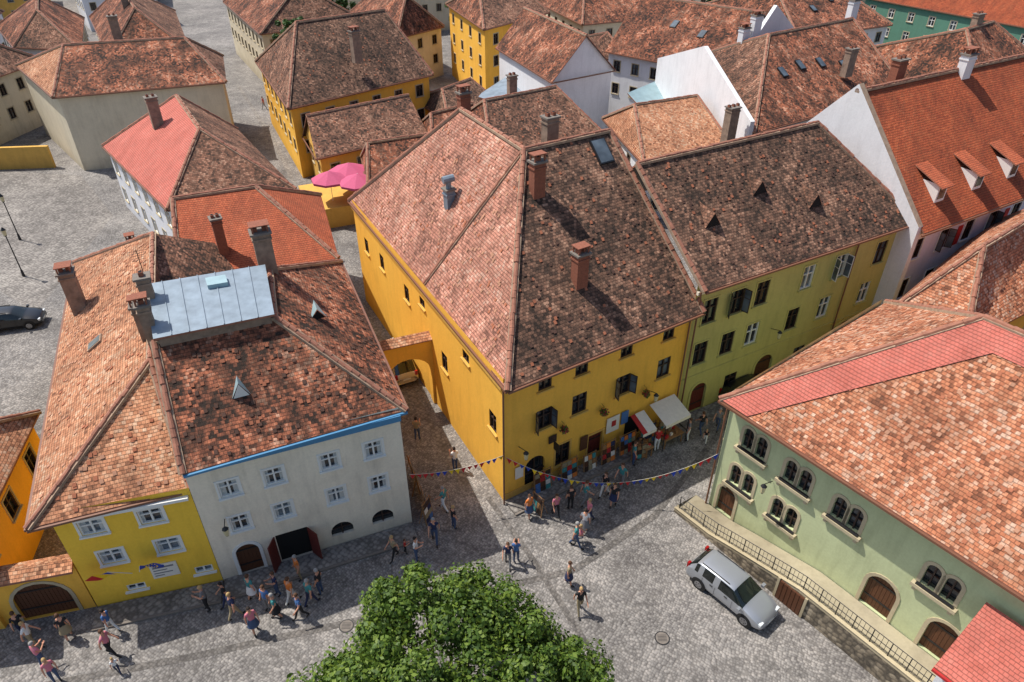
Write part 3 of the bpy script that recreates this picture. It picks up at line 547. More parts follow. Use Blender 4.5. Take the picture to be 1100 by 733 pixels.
sh=Bld('metal_roof_outbuilding');roofpoly(sh.r,[(-4.2,85,4.6),(.5,80.5,4.6),(4.4,87.5,6),(.8,92,6)],'metal_roof');sh.wall((-3.9,85.2),(.5,81),0,4.6,'plaster_white',[(2,2,1,1.2,'d','t'),(4.4,2,1,1.2,'d','t')]);sh.wall((.5,81),(4.0,87.4),0,5,'plaster_white',[(2,2,1,1.2,'d','t')]);sh.done()
house('white_gable_house',(4.2,76.5),(11.5,81.5),(5,97),(-2,92),8.5,12.6,'y',(7.85,79),(1.5,94.5),'plaster_white',['tiles_brown','tiles_mixed','tiles_mixed','tiles_mixed'],gab=(1,1),wins=False)
house('white_orange_roof_house',(11.5,92.3),(24,81),(34,95),(21,107),8,13.2,'x',(16.3,99.5),(29,88),'plaster_white',['tiles_mixed','tiles_brown','tiles_brown'],gab=(1,1),chs=[(22,98,11,15.5,1,.7,-.7,'plaster_white',3),(23.8,77.5,3,14.5,.9,.7,.5,'plaster_white',2)],win='d',sky=2)
mt=Bld('teal_metal_roof_outbuilding');roofpoly(mt.r,[(15.2,76,4.6),(21,83,4.6),(18.5,87,6.4),(12.8,80,6.4)],'metal_teal');mt.wall((15,76.2),(20.7,83),0,4.6,'plaster_white');mt.wall((12.8,80),(15,76.2),0,4.6,'plaster_white');mt.done()
house('orange_courtyard_house',(11.6,59.6),(20.5,64.5),(18,76),(9.3,72.5),6,9,'x',(11.5,67),(18,70),'plaster_white',['tiles_orange_old'],chs=[(19.4,62.5,6,11,1.0,.8,.5,'soot_plaster',3)],loose=1)
house('brown_roof_town_house',(21.5,62.0),(41,75),(36,97),(17,85),8,13.5,'x',(25.5,75),(37,83),'plaster_white',['tiles_mixed','tiles_brown','tiles_brown'],chs=[(37.2,84,12,16,1,.7,.5,'plaster_white',2),(33.3,73,10,13.5,1,.7,.5,'soot_plaster',2),(25,78,12,15.6,1,.7,.5,'plaster_white',2)],sky=4,loose=1)
fwl=Bld('white_firewall')
for p,q,h in (((21.0,62.0),(16.6,84.5),9.0),((24.6,80.2),(35,95.5),10.2)):
    p=Vector((*p,0));q=Vector((*q,0));d_=(q-p);n_=d_.normalized().cross(Vector((0,0,1)))*.4;mid=(p+q)/2
    for o_ in (Vector(),n_): fwl.w.add([p+o_,q+o_,q+o_+Vector((0,0,h)),mid+o_+Vector((0,0,h+3.8)),p+o_+Vector((0,0,h))],'plaster_white')
    for a_,b2 in ((p+Vector((0,0,h)),mid+Vector((0,0,h+3.8))),(mid+Vector((0,0,h+3.8)),q+Vector((0,0,h))),(p,p+Vector((0,0,h)))): fwl.w.add([a_,b2,b2+n_,a_+n_],'plaster_white')
fwl.done()
house('teal_green_house',(56,124),(73,93),(87,101),(70,132),9,14,'x',(64,124),(77,101),'plaster_teal',['tiles_red_new'],pitchwin=3.2,win='w')
house('long_red_roof_house',(38,100),(54,108),(45,128),(28,120),8,13,'x',(37,111),(46,116),'plaster_white',['tiles_mixed'],chs=[(41,113,12,15.5,1,.7,.5,'plaster_white',2)],sky=2)
house('brown_roof_town_house',(47,72),(60,80),(52,97),(38,90),8,13,'x',(48,80),(53,84),'plaster_beige',['tiles_mixed'],chs=[(50,82,12,15,1,.7,.5,'soot_plaster',2)])
house('orange_roof_house',(10,108),(24,114),(18,132),(4,126),8,13,'x',(11,118),(18,122),'plaster_beige',['tiles_mixed'])
house('beige_lane_house',(-34,102),(-21,110),(-33,132),(-47,126),8,13,'y',(-30,110),(-38,125),'plaster_beige',['tiles_brown','tiles_mixed'],chs=[(-33,116,11,15,1,.7,.5,'soot_plaster',2)])
house('brown_roof_house',(-16,104),(-10,112),(-18,126),(-26,118),7,11.5,'y',(-15,110),(-20,120),'plaster_beige',['tiles_mixed'])
house('brown_courtyard_house',(16,98),(10,106),(1,99),(6,92),5,8,'x',(13,103),(4,96),'plaster_white',['tiles_brown'])
rf=['tiles_brown','tiles_mixed','tiles_orange_old','tiles_dark_brown','tiles_mixed'];wf=['plaster_beige','plaster_white','plaster_ochre','plaster_cream']
for iy in range(4):
    for ix in range(-6,8):
        x=ix*20+R.uniform(-3,3)+(iy%2)*9;y=140+iy*22+R.uniform(-3,3)
        if -66+(-.4)*(y-130)<x+6<-44-(.4)*(y-130): continue
        an=R.uniform(.2,.7);w=R.uniform(13,18);dd=R.uniform(10,14)
        ca,sa=math.cos(an),math.sin(an);f=lambda a_,b2:(x+ca*a_-sa*b2,y+sa*a_+ca*b2)
        house('distant_town_house',f(0,0),f(w,0),f(w,dd),f(0,dd),R.uniform(6,8.5),R.uniform(11,13.5),'x',f(dd*.45,dd/2),f(w-dd*.45,dd/2),R.choice(wf),[R.choice(rf),R.choice(rf)],chs=[(*f(w*.4,dd*.6),10,14.5,.9,.7,an,'soot_plaster',2)])
for x,y in ((-48,18),(52,50),(58,30),(48,10),(62,66)):
    an=R.uniform(.3,.6);f=lambda a_,b2:(x+math.cos(an)*a_-math.sin(an)*b2,y+math.sin(an)*a_+math.cos(an)*b2)
    house('town_house',f(-7,-6),f(7,-6),f(7,6),f(-7,6),7,11.5,'x',f(-3,0),f(3,0),R.choice(wf),[R.choice(rf)])
# ================= GROUND
g=MB();g.add([(-2500,-2500,0),(2500,-2500,0),(2500,2500,0),(-2500,2500,0)],'earth_grass');g.build('ground')
g=MB();g.add([(-95,-30,.004),(95,-30,.004),(110,240,.004),(-110,240,.004)],'cobbles');g.build('cobbled_square')
pv=MB()
def strip(mb,p,q,w,h=.12,mat='flagstones'):
    p=Vector((p[0],p[1],.006));q=Vector((q[0],q[1],.006));d=(q-p).normalized();n=Vector((d.y,-d.x,0));mb.box(p,q-p,n*w,(0,0,h),mat);mb.box(p+n*w,q-p,n*.14,(0,0,h-.02),'cap_concrete')
strip(pv,(-19.2,19.7),(-13.87,21.15),1.1);strip(pv,(-13.8,21.2),(-5.2,24.68),1.1);strip(pv,(-.4,26.15),(9.9,32.65),1.0);strip(pv,(10.0,32.8),(24.9,41.1),1.0)
pv.build('pavement')
bd=MB()
def band_(pts,w,z,mat):
    for a_,b2 in zip(pts,pts[1:]):
        p=Vector((*a_,z));q=Vector((*b2,z));n=(q-p).normalized().cross(Vector((0,0,1)))*w/2;bd.add([p-n,p+n,q+n,q-n],mat)
band_([(-22,15.5),(-14,17.3),(-5,19.6),(3,21.8),(7.5,25.2),(13,32.3),(27,40.6)],.35,.012,'dark_setts')
band_([(-1.3,26.5),(1.0,22.5),(3.5,17.5),(5.0,8)],.3,.016,'dark_setts')
bd.build('drain_channel')
pl=MB();pl.add([(-55,58,.01),(-36,45,.01),(-38,62,.01),(-46,72,.01),(-60,74,.01)],'flagstones');pl.build('courtyard_paving')
dr=MB()
pts=[(-2.6,27.5),(-8.8,40.2),(-13.5,50),(-20.5,65),(-29,84),(-40,106)]
for a_,b2 in zip(pts,pts[1:]):
    p=Vector((*a_,.008));q=Vector((*b2,.008));n=(q-p).normalized().cross(Vector((0,0,1)))*.25;dr.add([p-n,p+n,q+n,q-n],'flagstones')
dr.build('lane_gutter_stones')
for mx,my in ((6.7,18.2),(-7.5,18.8)):
    mh=MB();mh.cyl((mx,my,.004),(mx,my,.02),.34,.34,'iron',20);mh.cyl((mx,my,.02),(mx,my,.026),.29,.29,'cap_concrete',20)
    for i in range(5): mh.box((mx-.2,my-.15+i*.07,.0262),(.4,0,0),(0,.02,0),(0,0,.006),'iron')
    mh.build('manhole_cover')
# ================= RAMP by gothic house
RP=MB();base=Vector((10.5,25.95,0));e=Vector((.6,-.8,0));n=Vector((-.8,-.6,0))
st=[(-.8,.15),(1.5,.25),(3.0,.6),(6.5,1.3),(19,1.3)]
wd=1.75
for (s0,h0),(s1,h1) in zip(st,st[1:]):
    a0=base+e*s0+n*.05;a1=base+e*s1+n*.05;z=Vector((0,0,1))
    RP.add([a0+z*h0,a0+n*wd+z*h0,a1+n*wd+z*h1,a1+z*h1],'ramp_paving')
    RP.add([a0+n*wd,a1+n*wd,a1+n*wd+z*h1,a0+n*wd+z*h0],'rubble_wall')
    RP.add([a0+n*wd+z*(h0+.0),a1+n*wd+z*h1,a1+n*wd+z*(h1+.22),a0+n*wd+z*(h0+.22)],'stone_trim');RP.add([a0+n*(wd-.25)+z*h0,a1+n*(wd-.25)+z*h1,a1+n*(wd-.25)+z*(h1+.22),a0+n*(wd-.25)+z*(h0+.22)],'stone_trim')
    RP.add([a0+n*(wd-.25)+z*(h0+.22),a1+n*(wd-.25)+z*(h1+.22),a1+n*(wd+.04)+z*(h1+.22),a0+n*(wd+.04)+z*(h0+.22)],'stone_trim')
a0=base+e*-.8+n*.05;RP.add([a0,a0+n*wd,a0+n*wd+Vector((0,0,.37)),a0+Vector((0,0,.15))],'rubble_wall')
RP.build('stone_ramp')
dd=MB();p=base+e*5.6+n*(wd+.06)
dd.box(p,e*1.3,n*.05,(0,0,1.25),'door_wood')
for i in range(6): dd.box(p+e*(.03+i*.21)+n*.051,e*.18,n*.03,(0,0,1.23),'door_wood')
dd.box(p-e*.12,e*.12,n*.08,(0,0,1.35),'stone_trim');dd.box(p+e*1.3,e*.12,n*.08,(0,0,1.35),'stone_trim');dd.build('cellar_door')
rl=MB()
def hh(s_):
    for (s0,h0),(s1,h1) in zip(st,st[1:]):
        if s0<=s_<=s1: return h0+(h1-h0)*(s_-s0)/(s1-s0)
    return 1.3
s_=-.6;prev=None
while s_<17:
    p=base+e*s_+n*(wd-.08)+Vector((0,0,hh(s_)+.22));rl.cyl(p,p+Vector((0,0,.85)),.025,.025,'iron',6)
    if prev is not None:
        for z in (.85,.45,.12): rl.cyl(prev+Vector((0,0,z)),p+Vector((0,0,z)),.02,.02,'iron',5)
        for j in (1,2,3): q=prev.lerp(p,j/4);rl.cyl(q+Vector((0,0,.1)),q+Vector((0,0,.85)),.01,.01,'iron',4)
    prev=p;s_+=.8
rl.build('iron_railing')
# ================= CARS
def car(name,x,y,ang,paint,L=4.3,roof=1.6,W=.86):
    e=empty(name);e.location=(x,y,.01);e.rotation_euler=(0,0,ang)
    k=L/4.4
    S=[(-2.2,.70,.36,.60,.72,.60),(-2.17,.80,.26,.80,.92,.68),(-2.08,.85,.22,.93,1.05,.70),(-1.72,W,.2,.97,roof-.12,.62),(-1.5,W,.2,.98,roof-.04,.63),(-1.38,W,.2,.98,roof-.03,.635),(-.5,W,.2,.97,roof,.645),(-.42,W,.2,.97,roof,.645),(.25,W,.2,.96,roof-.03,.63),(.42,W,.2,.95,roof-.08,.62),(1.12,W,.2,.93,1.03,.74),(1.6,.85,.2,.86,.93,.72),(2.0,.80,.24,.74,.80,.66),(2.17,.70,.28,.58,.64,.56),(2.22,.6,.34,.5,.54,.48)]
    rings=[]
    for (X_,w,zb,be,tp,wr) in S:
        h=[(0,zb),(w*.86,zb),(w*.99,zb+.12),(w*1.01,(zb+be)/2+.05),(w*.965,be),(wr,tp-.05),(wr*.8,tp),(0,tp+.03)]
        rings.append([Vector((X_*k,y_,z_)) for y_,z_ in h]+[Vector((X_*k,-y_,z_)) for y_,z_ in h[1:-1][::-1]])
    bm=[];F=[];MI=[];n=14
    for r in rings: bm+=r
    for i in range(len(rings)-1):
        for j in range(n):
            F.append((i*n+j,(i+1)*n+j,(i+1)*n+(j+1)%n,i*n+(j+1)%n));mi=0
            side=j in(4,9);roofj=j in(5,6,7,8)
            if side and i in (3,5,7,8,9) : mi=1
            if roofj and i==9: mi=1
            if roofj and i==2: mi=1
            if j in (0,13,1,12): mi=2
            MI.append(mi)
    F.append(tuple(range(n-1,-1,-1)));MI.append(0);F.append(tuple(range((len(rings)-1)*n,len(rings)*n)));MI.append(0)
    me=bpy.data.meshes.new('body');me.from_pydata([tuple(v) for v in bm],[],F)
    for mm in (paint,'car_glass','plastic_black'): me.materials.append(MATS[mm])
    me.polygons.foreach_set('material_index',MI);me.polygons.foreach_set('use_smooth',[True]*len(F));me.update()
    ob=bpy.data.objects.new('body',me);bpy.context.collection.objects.link(ob);ob.parent=e
    cr=me.attributes.new('crease_edge','FLOAT','EDGE')
    for ed in me.edges:
        a,b=ed.vertices;ja,jb=a%n,b%n;ia,ib=a//n,b//n
        if ja==jb and ja in(4,10): cr.data[ed.index].value=.6
        if ja==jb and ja in(5,9): cr.data[ed.index].value=.5
        if ia==ib and ia in (9,10,2,3) and min(ja,jb)>=4 and max(ja,jb)<=10: cr.data[ed.index].value=.55
    sb=ob.modifiers.new('s','SUBSURF');sb.levels=2;sb.render_levels=2
    d=MB()
    for wx in (-1.32*k,1.36*k):
        for sy in (-1,1):
            yo=sy*(W+.005)
            d.cyl((wx,yo-sy*.2,.33),(wx,yo+sy*.012,.33),.38,.38,'plastic_black',24)
            d.cyl((wx,yo-sy*.2,.32),(wx,yo+sy*.03,.32),.32,.31,'tyre',24);d.cyl((wx,yo,.32),(wx,yo+sy*.04,.32),.21,.2,'wheel_alloy',20)
            for q in range(5):
                a=q*2*math.pi/5;d.cyl((wx+.12*math.cos(a),yo+sy*.03,.32+.12*math.sin(a)),(wx+.12*math.cos(a),yo+sy*.045,.32+.12*math.sin(a)),.035,.03,'plastic_black',6)
    d.build('wheels',e)
    d=MB()
    for sy in (-1,1):
        d.box((2.02*k,sy*.62-.13,.58),(.13,0,0),(0,.26,0),(0,0,.13),'lamp_clear');d.box((-2.2*k,sy*.68-.09,.78),(.12,0,0),(0,.18,0),(0,0,.32),'lamp_red')
        d.box((.95*k,sy*.88-.02*sy,.93),(.14,0,0),(0,sy*.2,0),(0,0,.13),paint)
        d.cyl((-1.5*k,sy*.56,roof+.0),(.1*k,sy*.56,roof+.0),.022,.022,'plastic_black',6)
        for xx in (-1.2,-.46,.55): d.box((xx*k,sy*(W*1.008),.38),(.012,0,0),(0,sy*.006,0),(0,0,.55),'plastic_black')
        for xx in (-.75,.1): d.box((xx*k,sy*(W*.985),.84),(.16,0,0),(0,sy*.035,0),(0,0,.03),'plastic_black')
        d.cyl((1.1*k,sy*.1+.1,1.04),(.85*k,sy*.1+.48,1.17),.012,.008,'plastic_black',4)
    d.box((2.19*k,-.26,.4),(.04,0,0),(0,.52,0),(0,0,.11),'plate_white');d.box((-2.24*k,-.26,.62),(.03,0,0),(0,.52,0),(0,0,.11),'plate_white')
    d.box((2.14*k,-.4,.52),(.05,0,0),(0,.8,0),(0,0,.08),'plastic_black');d.build('trim',e)
    return e
car('silver_minivan',10.25,20.35,math.radians(-50),'car_silver',4.15,1.52,.82)
car('black_parked_car',-36.6,43.2,math.radians(15),'car_black',4.3,1.45)
car('dark_parked_car',15.2,35.0,math.radians(30),'car_black',4.3,1.45);car('dark_parked_car',20.2,37.6,math.radians(30),'car_blue',4.2,1.45);car('dark_parked_car',28.5,41.2,math.radians(30),'car_black',4.3,1.5)
car('cream_van',-7.9,38.2,math.radians(117),'car_cream',4.9,1.95)
# ================= PEOPLE
def person_template(idx,lsw=0,asw=0,lean=0,armf=0,sit=False,skirt=False):
    V=[];E=[];RR=[];lab=[]
    def add(p,r,par,l):
        V.append(p);RR.append(r);
        if par is not None: E.append((par,len(V)-1));lab.append(l)
        return len(V)-1
    dz=-.42 if sit else 0
    def T(x,y,z):
        a=lean;zz=z-.95;return (x,y*math.cos(a)+zz*math.sin(a),.95+zz*math.cos(a)-y*math.sin(a)+dz)
    pel=add((0,0,.95+dz),.125,None,0);sp=add(T(0,0,1.13),.118,pel,'t');ch=add(T(0,0,1.33),.135,sp,'t');nk=add(T(0,.0,1.47),.055,ch,'s');hd=add(T(0,.015,1.56),.055,nk,'s')
    for s in (-1,1):
        sh=add(T(s*.17,0,1.385),.062,ch,'t');sw=asw*s
        if armf: el=T(s*.21,.06,1.13);wr=T(s*.12,.28,1.22);dirf=Vector((-.1*s,.6,.5))
        else: el=T(s*.23,-.02+sw*.12,1.12);wr=T(s*.24,.07+sw*.3,.90+abs(sw)*.04);dirf=Vector((0,.25+sw*.4,-.9))
        e_=add(el,.043,sh,'t2');w_=add(wr,.03,e_,'s');dirf.normalize();pc=Vector(wr)+dirf*.07;pa=add(tuple(pc),.032,w_,'s')
        lat=Vector((1,0,0)).cross(dirf).normalized() if not armf else Vector((0,0,1)).cross(dirf).normalized()
        for fi,(o,l) in enumerate(((-.03,.07),(-.01,.085),(.01,.08),(.03,.06))):
            b0=pc+dirf*.03+lat*o;f1=add(tuple(b0),.012,pa,'s');f2=add(tuple(b0+dirf*l*.6),.01,f1,'s');add(tuple(b0+dirf*l+Vector((-s*.015,0,0))),.008,f2,'s')
        t0=pc-dirf*.02+lat*.045;t1=add(tuple(t0),.012,pa,'s');add(tuple(t0+dirf*.05+lat*.02),.009,t1,'s')
    for s in (-1,1):
        hp=add((s*.095,0,.90+dz),.095,pel,'p');sw=lsw*s
        if sit: kn=(s*.14,.38,.52);an=(s*.14,.30,.10);to=(s*.14,.46,.045)
        else: kn=(s*.10,.02+sw*.5*.55,.50+abs(sw)*.02);an=(s*.10,-.03+sw*.8,.09+(.06 if sw<0 else 0));to=(s*.11,an[1]+.16,.045)
        k_=add(kn,.062,hp,'p');a_=add(an,.043,k_,'p' if not skirt else 's');add(to,.04,a_,'h')
    me=bpy.data.meshes.new('sk');me.from_pydata(V,E,[]);ob=bpy.data.objects.new('sk',me);bpy.context.collection.objects.link(ob)
    md=ob.modifiers.new('k','SKIN');md.use_smooth_shade=True
    for i,v in enumerate(me.skin_vertices[0].data): v.radius=(RR[i],RR[i]);v.use_root=(i==0)
    sb=ob.modifiers.new('s','SUBSURF');sb.levels=1;sb.render_levels=1
    dg=bpy.context.evaluated_depsgraph_get();ev=ob.evaluated_get(dg);m2=bpy.data.meshes.new_from_object(ev)
    seg=[(Vector(V[a]),Vector(V[b]),l) for (a,b),l in zip(E,lab)]
    MI={'t':1,'t2':1,'s':0,'p':2,'h':4}
    mis=[]
    for p in m2.polygons:
        c=p.center;best=9;bl='t'
        for a,b,l in seg:
            ab=b-a;t=max(0,min(1,(c-a).dot(ab)/ab.length_squared));dd=(c-(a+ab*t)).length
            if dd<best:best=dd;bl=l if not(l=='t2' and t>.55) else 's'
        if bl=='t' and c.z<.98+dz: bl='p'
        mis.append(MI[bl])
    verts=[tuple(v.co) for v in m2.vertices];faces=[tuple(p.vertices) for p in m2.polygons]
    hc=Vector(T(0,.02,1.635));
    def ell(c,rx,ry,rz,mi,n=10,mm=8,cond=None):
        b0=len(verts)
        for i in range(mm+1):
            th=math.pi*i/mm
            for j in range(n): ph=2*math.pi*j/n;verts.append((c[0]+rx*math.sin(th)*math.cos(ph),c[1]+ry*math.sin(th)*math.sin(ph),c[2]+rz*math.cos(th)))
        for i in range(mm):
            for j in range(n):
                f=(b0+i*n+j,b0+(i+1)*n+j,b0+(i+1)*n+(j+1)%n,b0+i*n+(j+1)%n)
                if cond:
                    cc=sum((Vector(verts[q]) for q in f),Vector())/4
                    if not cond(cc): continue
                faces.append(f);mis.append(mi)
    ell(hc,.078,.098,.115,0);ell(hc+Vector((0,-.012,.018)),.088,.105,.118,3,cond=lambda c:c.y<hc.y+.055 and c.z>hc.z-.03 or c.z>hc.z+.06)
    ell(hc+Vector((0,.1,-.01)),.013,.02,.025,0,6,4)
    for s in (-1,1): ell(hc+Vector((s*.03,.088,.015)),.012,.01,.008,4,6,4);ell(hc+Vector((s*.08,0,-.005)),.012,.022,.03,0,6,4)
    ell(hc+Vector((0,.088,-.05)),.025,.01,.006,4,6,4)
    if skirt:
        b0=len(verts);n=14
        for z,r in ((1.0,.14),(.85,.19),(.55,.26)):
            for j in range(n): ph=2*math.pi*j/n;verts.append((r*math.cos(ph),r*.85*math.sin(ph),z+dz))
        for i in range(2):
            for j in range(n): faces.append((b0+i*n+j,b0+(i+1)*n+j,b0+(i+1)*n+(j+1)%n,b0+i*n+(j+1)%n));mis.append(2)
    me3=bpy.data.meshes.new('person_mesh');me3.from_pydata(verts,[],faces)
    for q in range(5): me3.materials.append(MATS['skin'])
    me3.polygons.foreach_set('material_index',mis);me3.polygons.foreach_set('use_smooth',[True]*len(faces));me3.update()
    bpy.data.objects.remove(ob);return me3
TP=[person_template(0),person_template(1,.35,-.7),person_template(2,-.35,.7,.05),person_template(3,.08,0,0,1),person_template(4,.2,-.3,0,0,False,True),person_template(5,.1,0,.15,1),person_template(6,0,0,.1,1,True)]
tops=['cloth_black','cloth_navy','cloth_white','cloth_white','cloth_red','cloth_blue','cloth_grey','cloth_khaki','cloth_pink','cloth_teal','cloth_orange'];bots=['cloth_black','cloth_navy','cloth_denim','cloth_denim','cloth_khaki','cloth_grey','cloth_white'];hairs=['hair_dark','hair_brown','hair_brown','hair_blond','hair_grey']
def person(x,y,tp=None,ang=None,sc=None,z=.006):
    tp=R.choice((0,1,2,3,4,1,2)) if tp is None else tp
    me=TP[tp].copy();cs=['skin',R.choice(tops),R.choice(bots),R.choice(hairs),'shoe']
    for i,c in enumerate(cs): me.materials[i]=MATS[c]
    ob=bpy.data.objects.new('pedestrian',me);bpy.context.collection.objects.link(ob);s=sc or R.uniform(.95,1.08)
    ob.location=(x,y,z);ob.rotation_euler=(0,0,R.uniform(0,6.28) if ang is None else ang);ob.scale=(s,s,s)
ppl=[(-21.7,18.3),(-21.0,17.8),(-19.7,18.2),(-17.9,18.5),(-17.4,17.4),(-16.8,16.6),(-20.1,16.9),(-19.2,16.2),(-14.0,19.6),(-13.2,19.9),(-12.1,20.2),(-11.2,19.6),(-11.5,18.5),(-11.0,20.4),(-10.2,21.3),(-9.0,20.5),(-9.3,19.9),(-9.6,19.2),(-5.8,22.5),(-5.3,22.8),(-4.7,22.4),(-3.0,24.4),(-3.9,23.5),(-.2,22.1),(0.2,22.3),(.9,25.1),(2.3,25.2),(3.1,25.7),(3.9,26.0),(5.0,26.6),(5.4,25.9),(6.0,27.3),(4.0,24.9),(3.7,24.1),(3.2,23.2),(2.7,21.0),(3.1,19.5),(6.9,29.0),(10.4,31.0),(11.3,31.6),(11.4,30.8),(8.4,30.1),(-10.7,19.2),(-12.6,19.2),(12.4,32.0),(-3.6,25.6),(-10.2,20.0)]
for i,(x,y) in enumerate(ppl): person(x,y,sc=.62 if i in(5,19,40) else None)
person(3.5,23.5,6);person(-17.9,50.5);person(-22,61);person(-33,95);person(-3.2,28.5);person(-5.6,31.0)
# ================= street furniture
def aframe(name,x,y,ang,w,h,mats,z=.01,tilt=.12):
    e=empty(name);mb=MB();ca,sa=math.cos(ang),math.sin(ang);X=Vector((ca,sa,0));Nn=Vector((sa,-ca,0));o=Vector((x,y,z))
    up=(Vector((0,0,1))-Nn*tilt).normalized()
    mb.box(o-X*w/2,X*.04,Nn*.04,up*h,'tan_wood');mb.box(o+X*(w/2-.04),X*.04,Nn*.04,up*h,'tan_wood');mb.box(o-X*w/2+up*(h-.04)+Nn*.041,X*w,Nn*.02,up*.04,'tan_wood')
    mb.box(o-Nn*.45-X*w/2,X*.03,Nn*.03,(Nn*.4+Vector((0,0,h*.95))),'tan_wood');mb.box(o-Nn*.45+X*(w/2-.03),X*.03,Nn*.03,(Nn*.4+Vector((0,0,h*.95))),'tan_wood')
    mb.build('frame',e);pb=MB()
    nx=max(1,int(w/.3));nz=max(1,int(h/.35))
    for i in range(nx):
        for j in range(nz):
            pb.box(o+X*(-w/2+.06+i*(w-.1)/nx)+up*(.12+j*(h-.2)/nz)+Nn*.045,X*((w-.1)/nx-.04),Nn*.02,up*((h-.2)/nz-.04),R.choice(mats))
    pb.build('pictures',e)
pm=['cloth_blue','cloth_khaki','canvas_white','cloth_orange','cloth_khaki','brown_frame','cloth_teal','cloth_navy','canvas_white','tan_wood','door_wood','cloth_red']
for x,y,a_,w,h in ((1.7,26.95,.56,1.1,1.5),(1.3,25.4,-.9,.8,1.3),(4.4,28.5,.56,.9,1.3),(3.2,27.8,.56,1.1,1.5),(5.5,29.1,.56,1.0,1.6),(-4.7,26.0,1.95,1.6,1.7),(-5.3,27.4,1.95,1.5,1.7),(-4.3,24.9,1.2,.8,1.5),(6.7,29.9,.56,1.2,1.5),(8.0,30.7,.56,1.2,1.5),(9.1,31.4,.56,.9,1.3),(7.3,29.4,.3,1.0,1.1)):
    aframe('souvenir_display_rack',x,y,a_,w,h,pm)
bn=MB();d=Vector((.848,.53,0));nrm=Vector((.53,-.848,0));o=Vector((-.42,26.2,0))
for s_,z,w,h,mt_ in ((7.15,1.7,.9,1.1,'canvas_white'),(7.2,2.1,.3,.4,'canvas_red'),(8.0,1.9,.5,.9,'cloth_blue'),(5.15,1.3,.5,1.0,'door_wood'),(3.0,2.9,.5,.5,'brown_frame'),(.9,1.4,.5,.8,'canvas_white')):
    bn.box(o+d*(s_-w/2)+nrm*(.06+(.02 if mt_=='canvas_red' else 0))+Vector((0,0,z)),d*w,nrm*.03,(0,0,h),mt_)
bn.build('wall_posters')
hs=MB();p=o+d*2.9+Vector((0,0,3.3));hs.cyl(p,p+nrm*.9,.02,.02,'iron',6);hs.box(p+nrm*.3-Vector((0,0,.6)),nrm*.55,d*.04,(0,0,.5),'plastic_black');hs.box(p+nrm*.36+d*.045-Vector((0,0,.52)),nrm*.42,d*.005,(0,0,.34),'flag_yellow');hs.build('hanging_shop_sign')
def lantern(x,y,z,nx,ny):
    e=empty('wall_lantern');mb=MB();p=Vector((x,y,z));n_=Vector((nx,ny,0)).normalized();mb.cyl(p,p+n_*.7+Vector((0,0,.25)),.02,.02,'iron',6);q=p+n_*.7
    mb.cyl(q+Vector((0,0,.25)),q+Vector((0,0,.1)),.03,.16,'iron',6);mb.cyl(q+Vector((0,0,-.3)),q+Vector((0,0,-.34)),.09,.07,'iron',6);mb.build('bracket',e);mb=MB();mb.cyl(q+Vector((0,0,.1)),q+Vector((0,0,-.3)),.14,.09,'lantern_glass',6);mb.build('glass',e)
for s_ in (.9,9.6): q=o+d*s_;lantern(q.x,q.y,3.6,nrm.x,nrm.y)
lantern(-13.0,21.55,4.0,.38,-.925);lantern(16,36.2,4.5,.487,-.873);lantern(12.3,23.5,4.4,-.8,-.6)
def street_lamp(x,y):
    e=empty('street_lamp');mb=MB();mb.cyl((x,y,0.01),(x,y,.6),.12,.08,'iron',8);mb.cyl((x,y,.6),(x,y,3.6),.05,.04,'iron',8);mb.cyl((x,y,3.6),(x,y,3.7),.06,.14,'iron',6);mb.cyl((x,y,4.15),(x,y,4.4),.2,.03,'iron',6);mb.build('post',e);mb=MB();mb.cyl((x,y,3.7),(x,y,4.15),.12,.18,'lantern_glass',6);mb.build('lantern',e)
street_lamp(-44,57);street_lamp(-40,50.5)
def flowers(name,c,r,seed):
    rs=np.random.RandomState(seed);mb=MB();c=Vector(c)
    mb.cyl(c-Vector((0,0,.2)),c,.09,.16,'tan_wood',8);mb.cyl(c+nrm*-.28+Vector((0,0,.45)),c+Vector((0,0,.4)),.01,.01,'iron',4)
    for i in range(220):
        v=Vector(rs.normal(size=3)).normalized()*r*rs.uniform(.3,1);p=c+v+Vector((0,0,.05));a=Vector(rs.normal(size=3)).normalized()*.05;b2=a.orthogonal().normalized()*.04;mb.add([p-a,p+b2,p+a,p-b2],'leaves' if i%3 else 'blossom_red')
    mb.build(name)
for i,s_ in enumerate((3.55,6.2,9.2)): q=o+d*s_+nrm*.32;flowers('hanging_flower_basket',(q.x,q.y,3.7),.26,i)
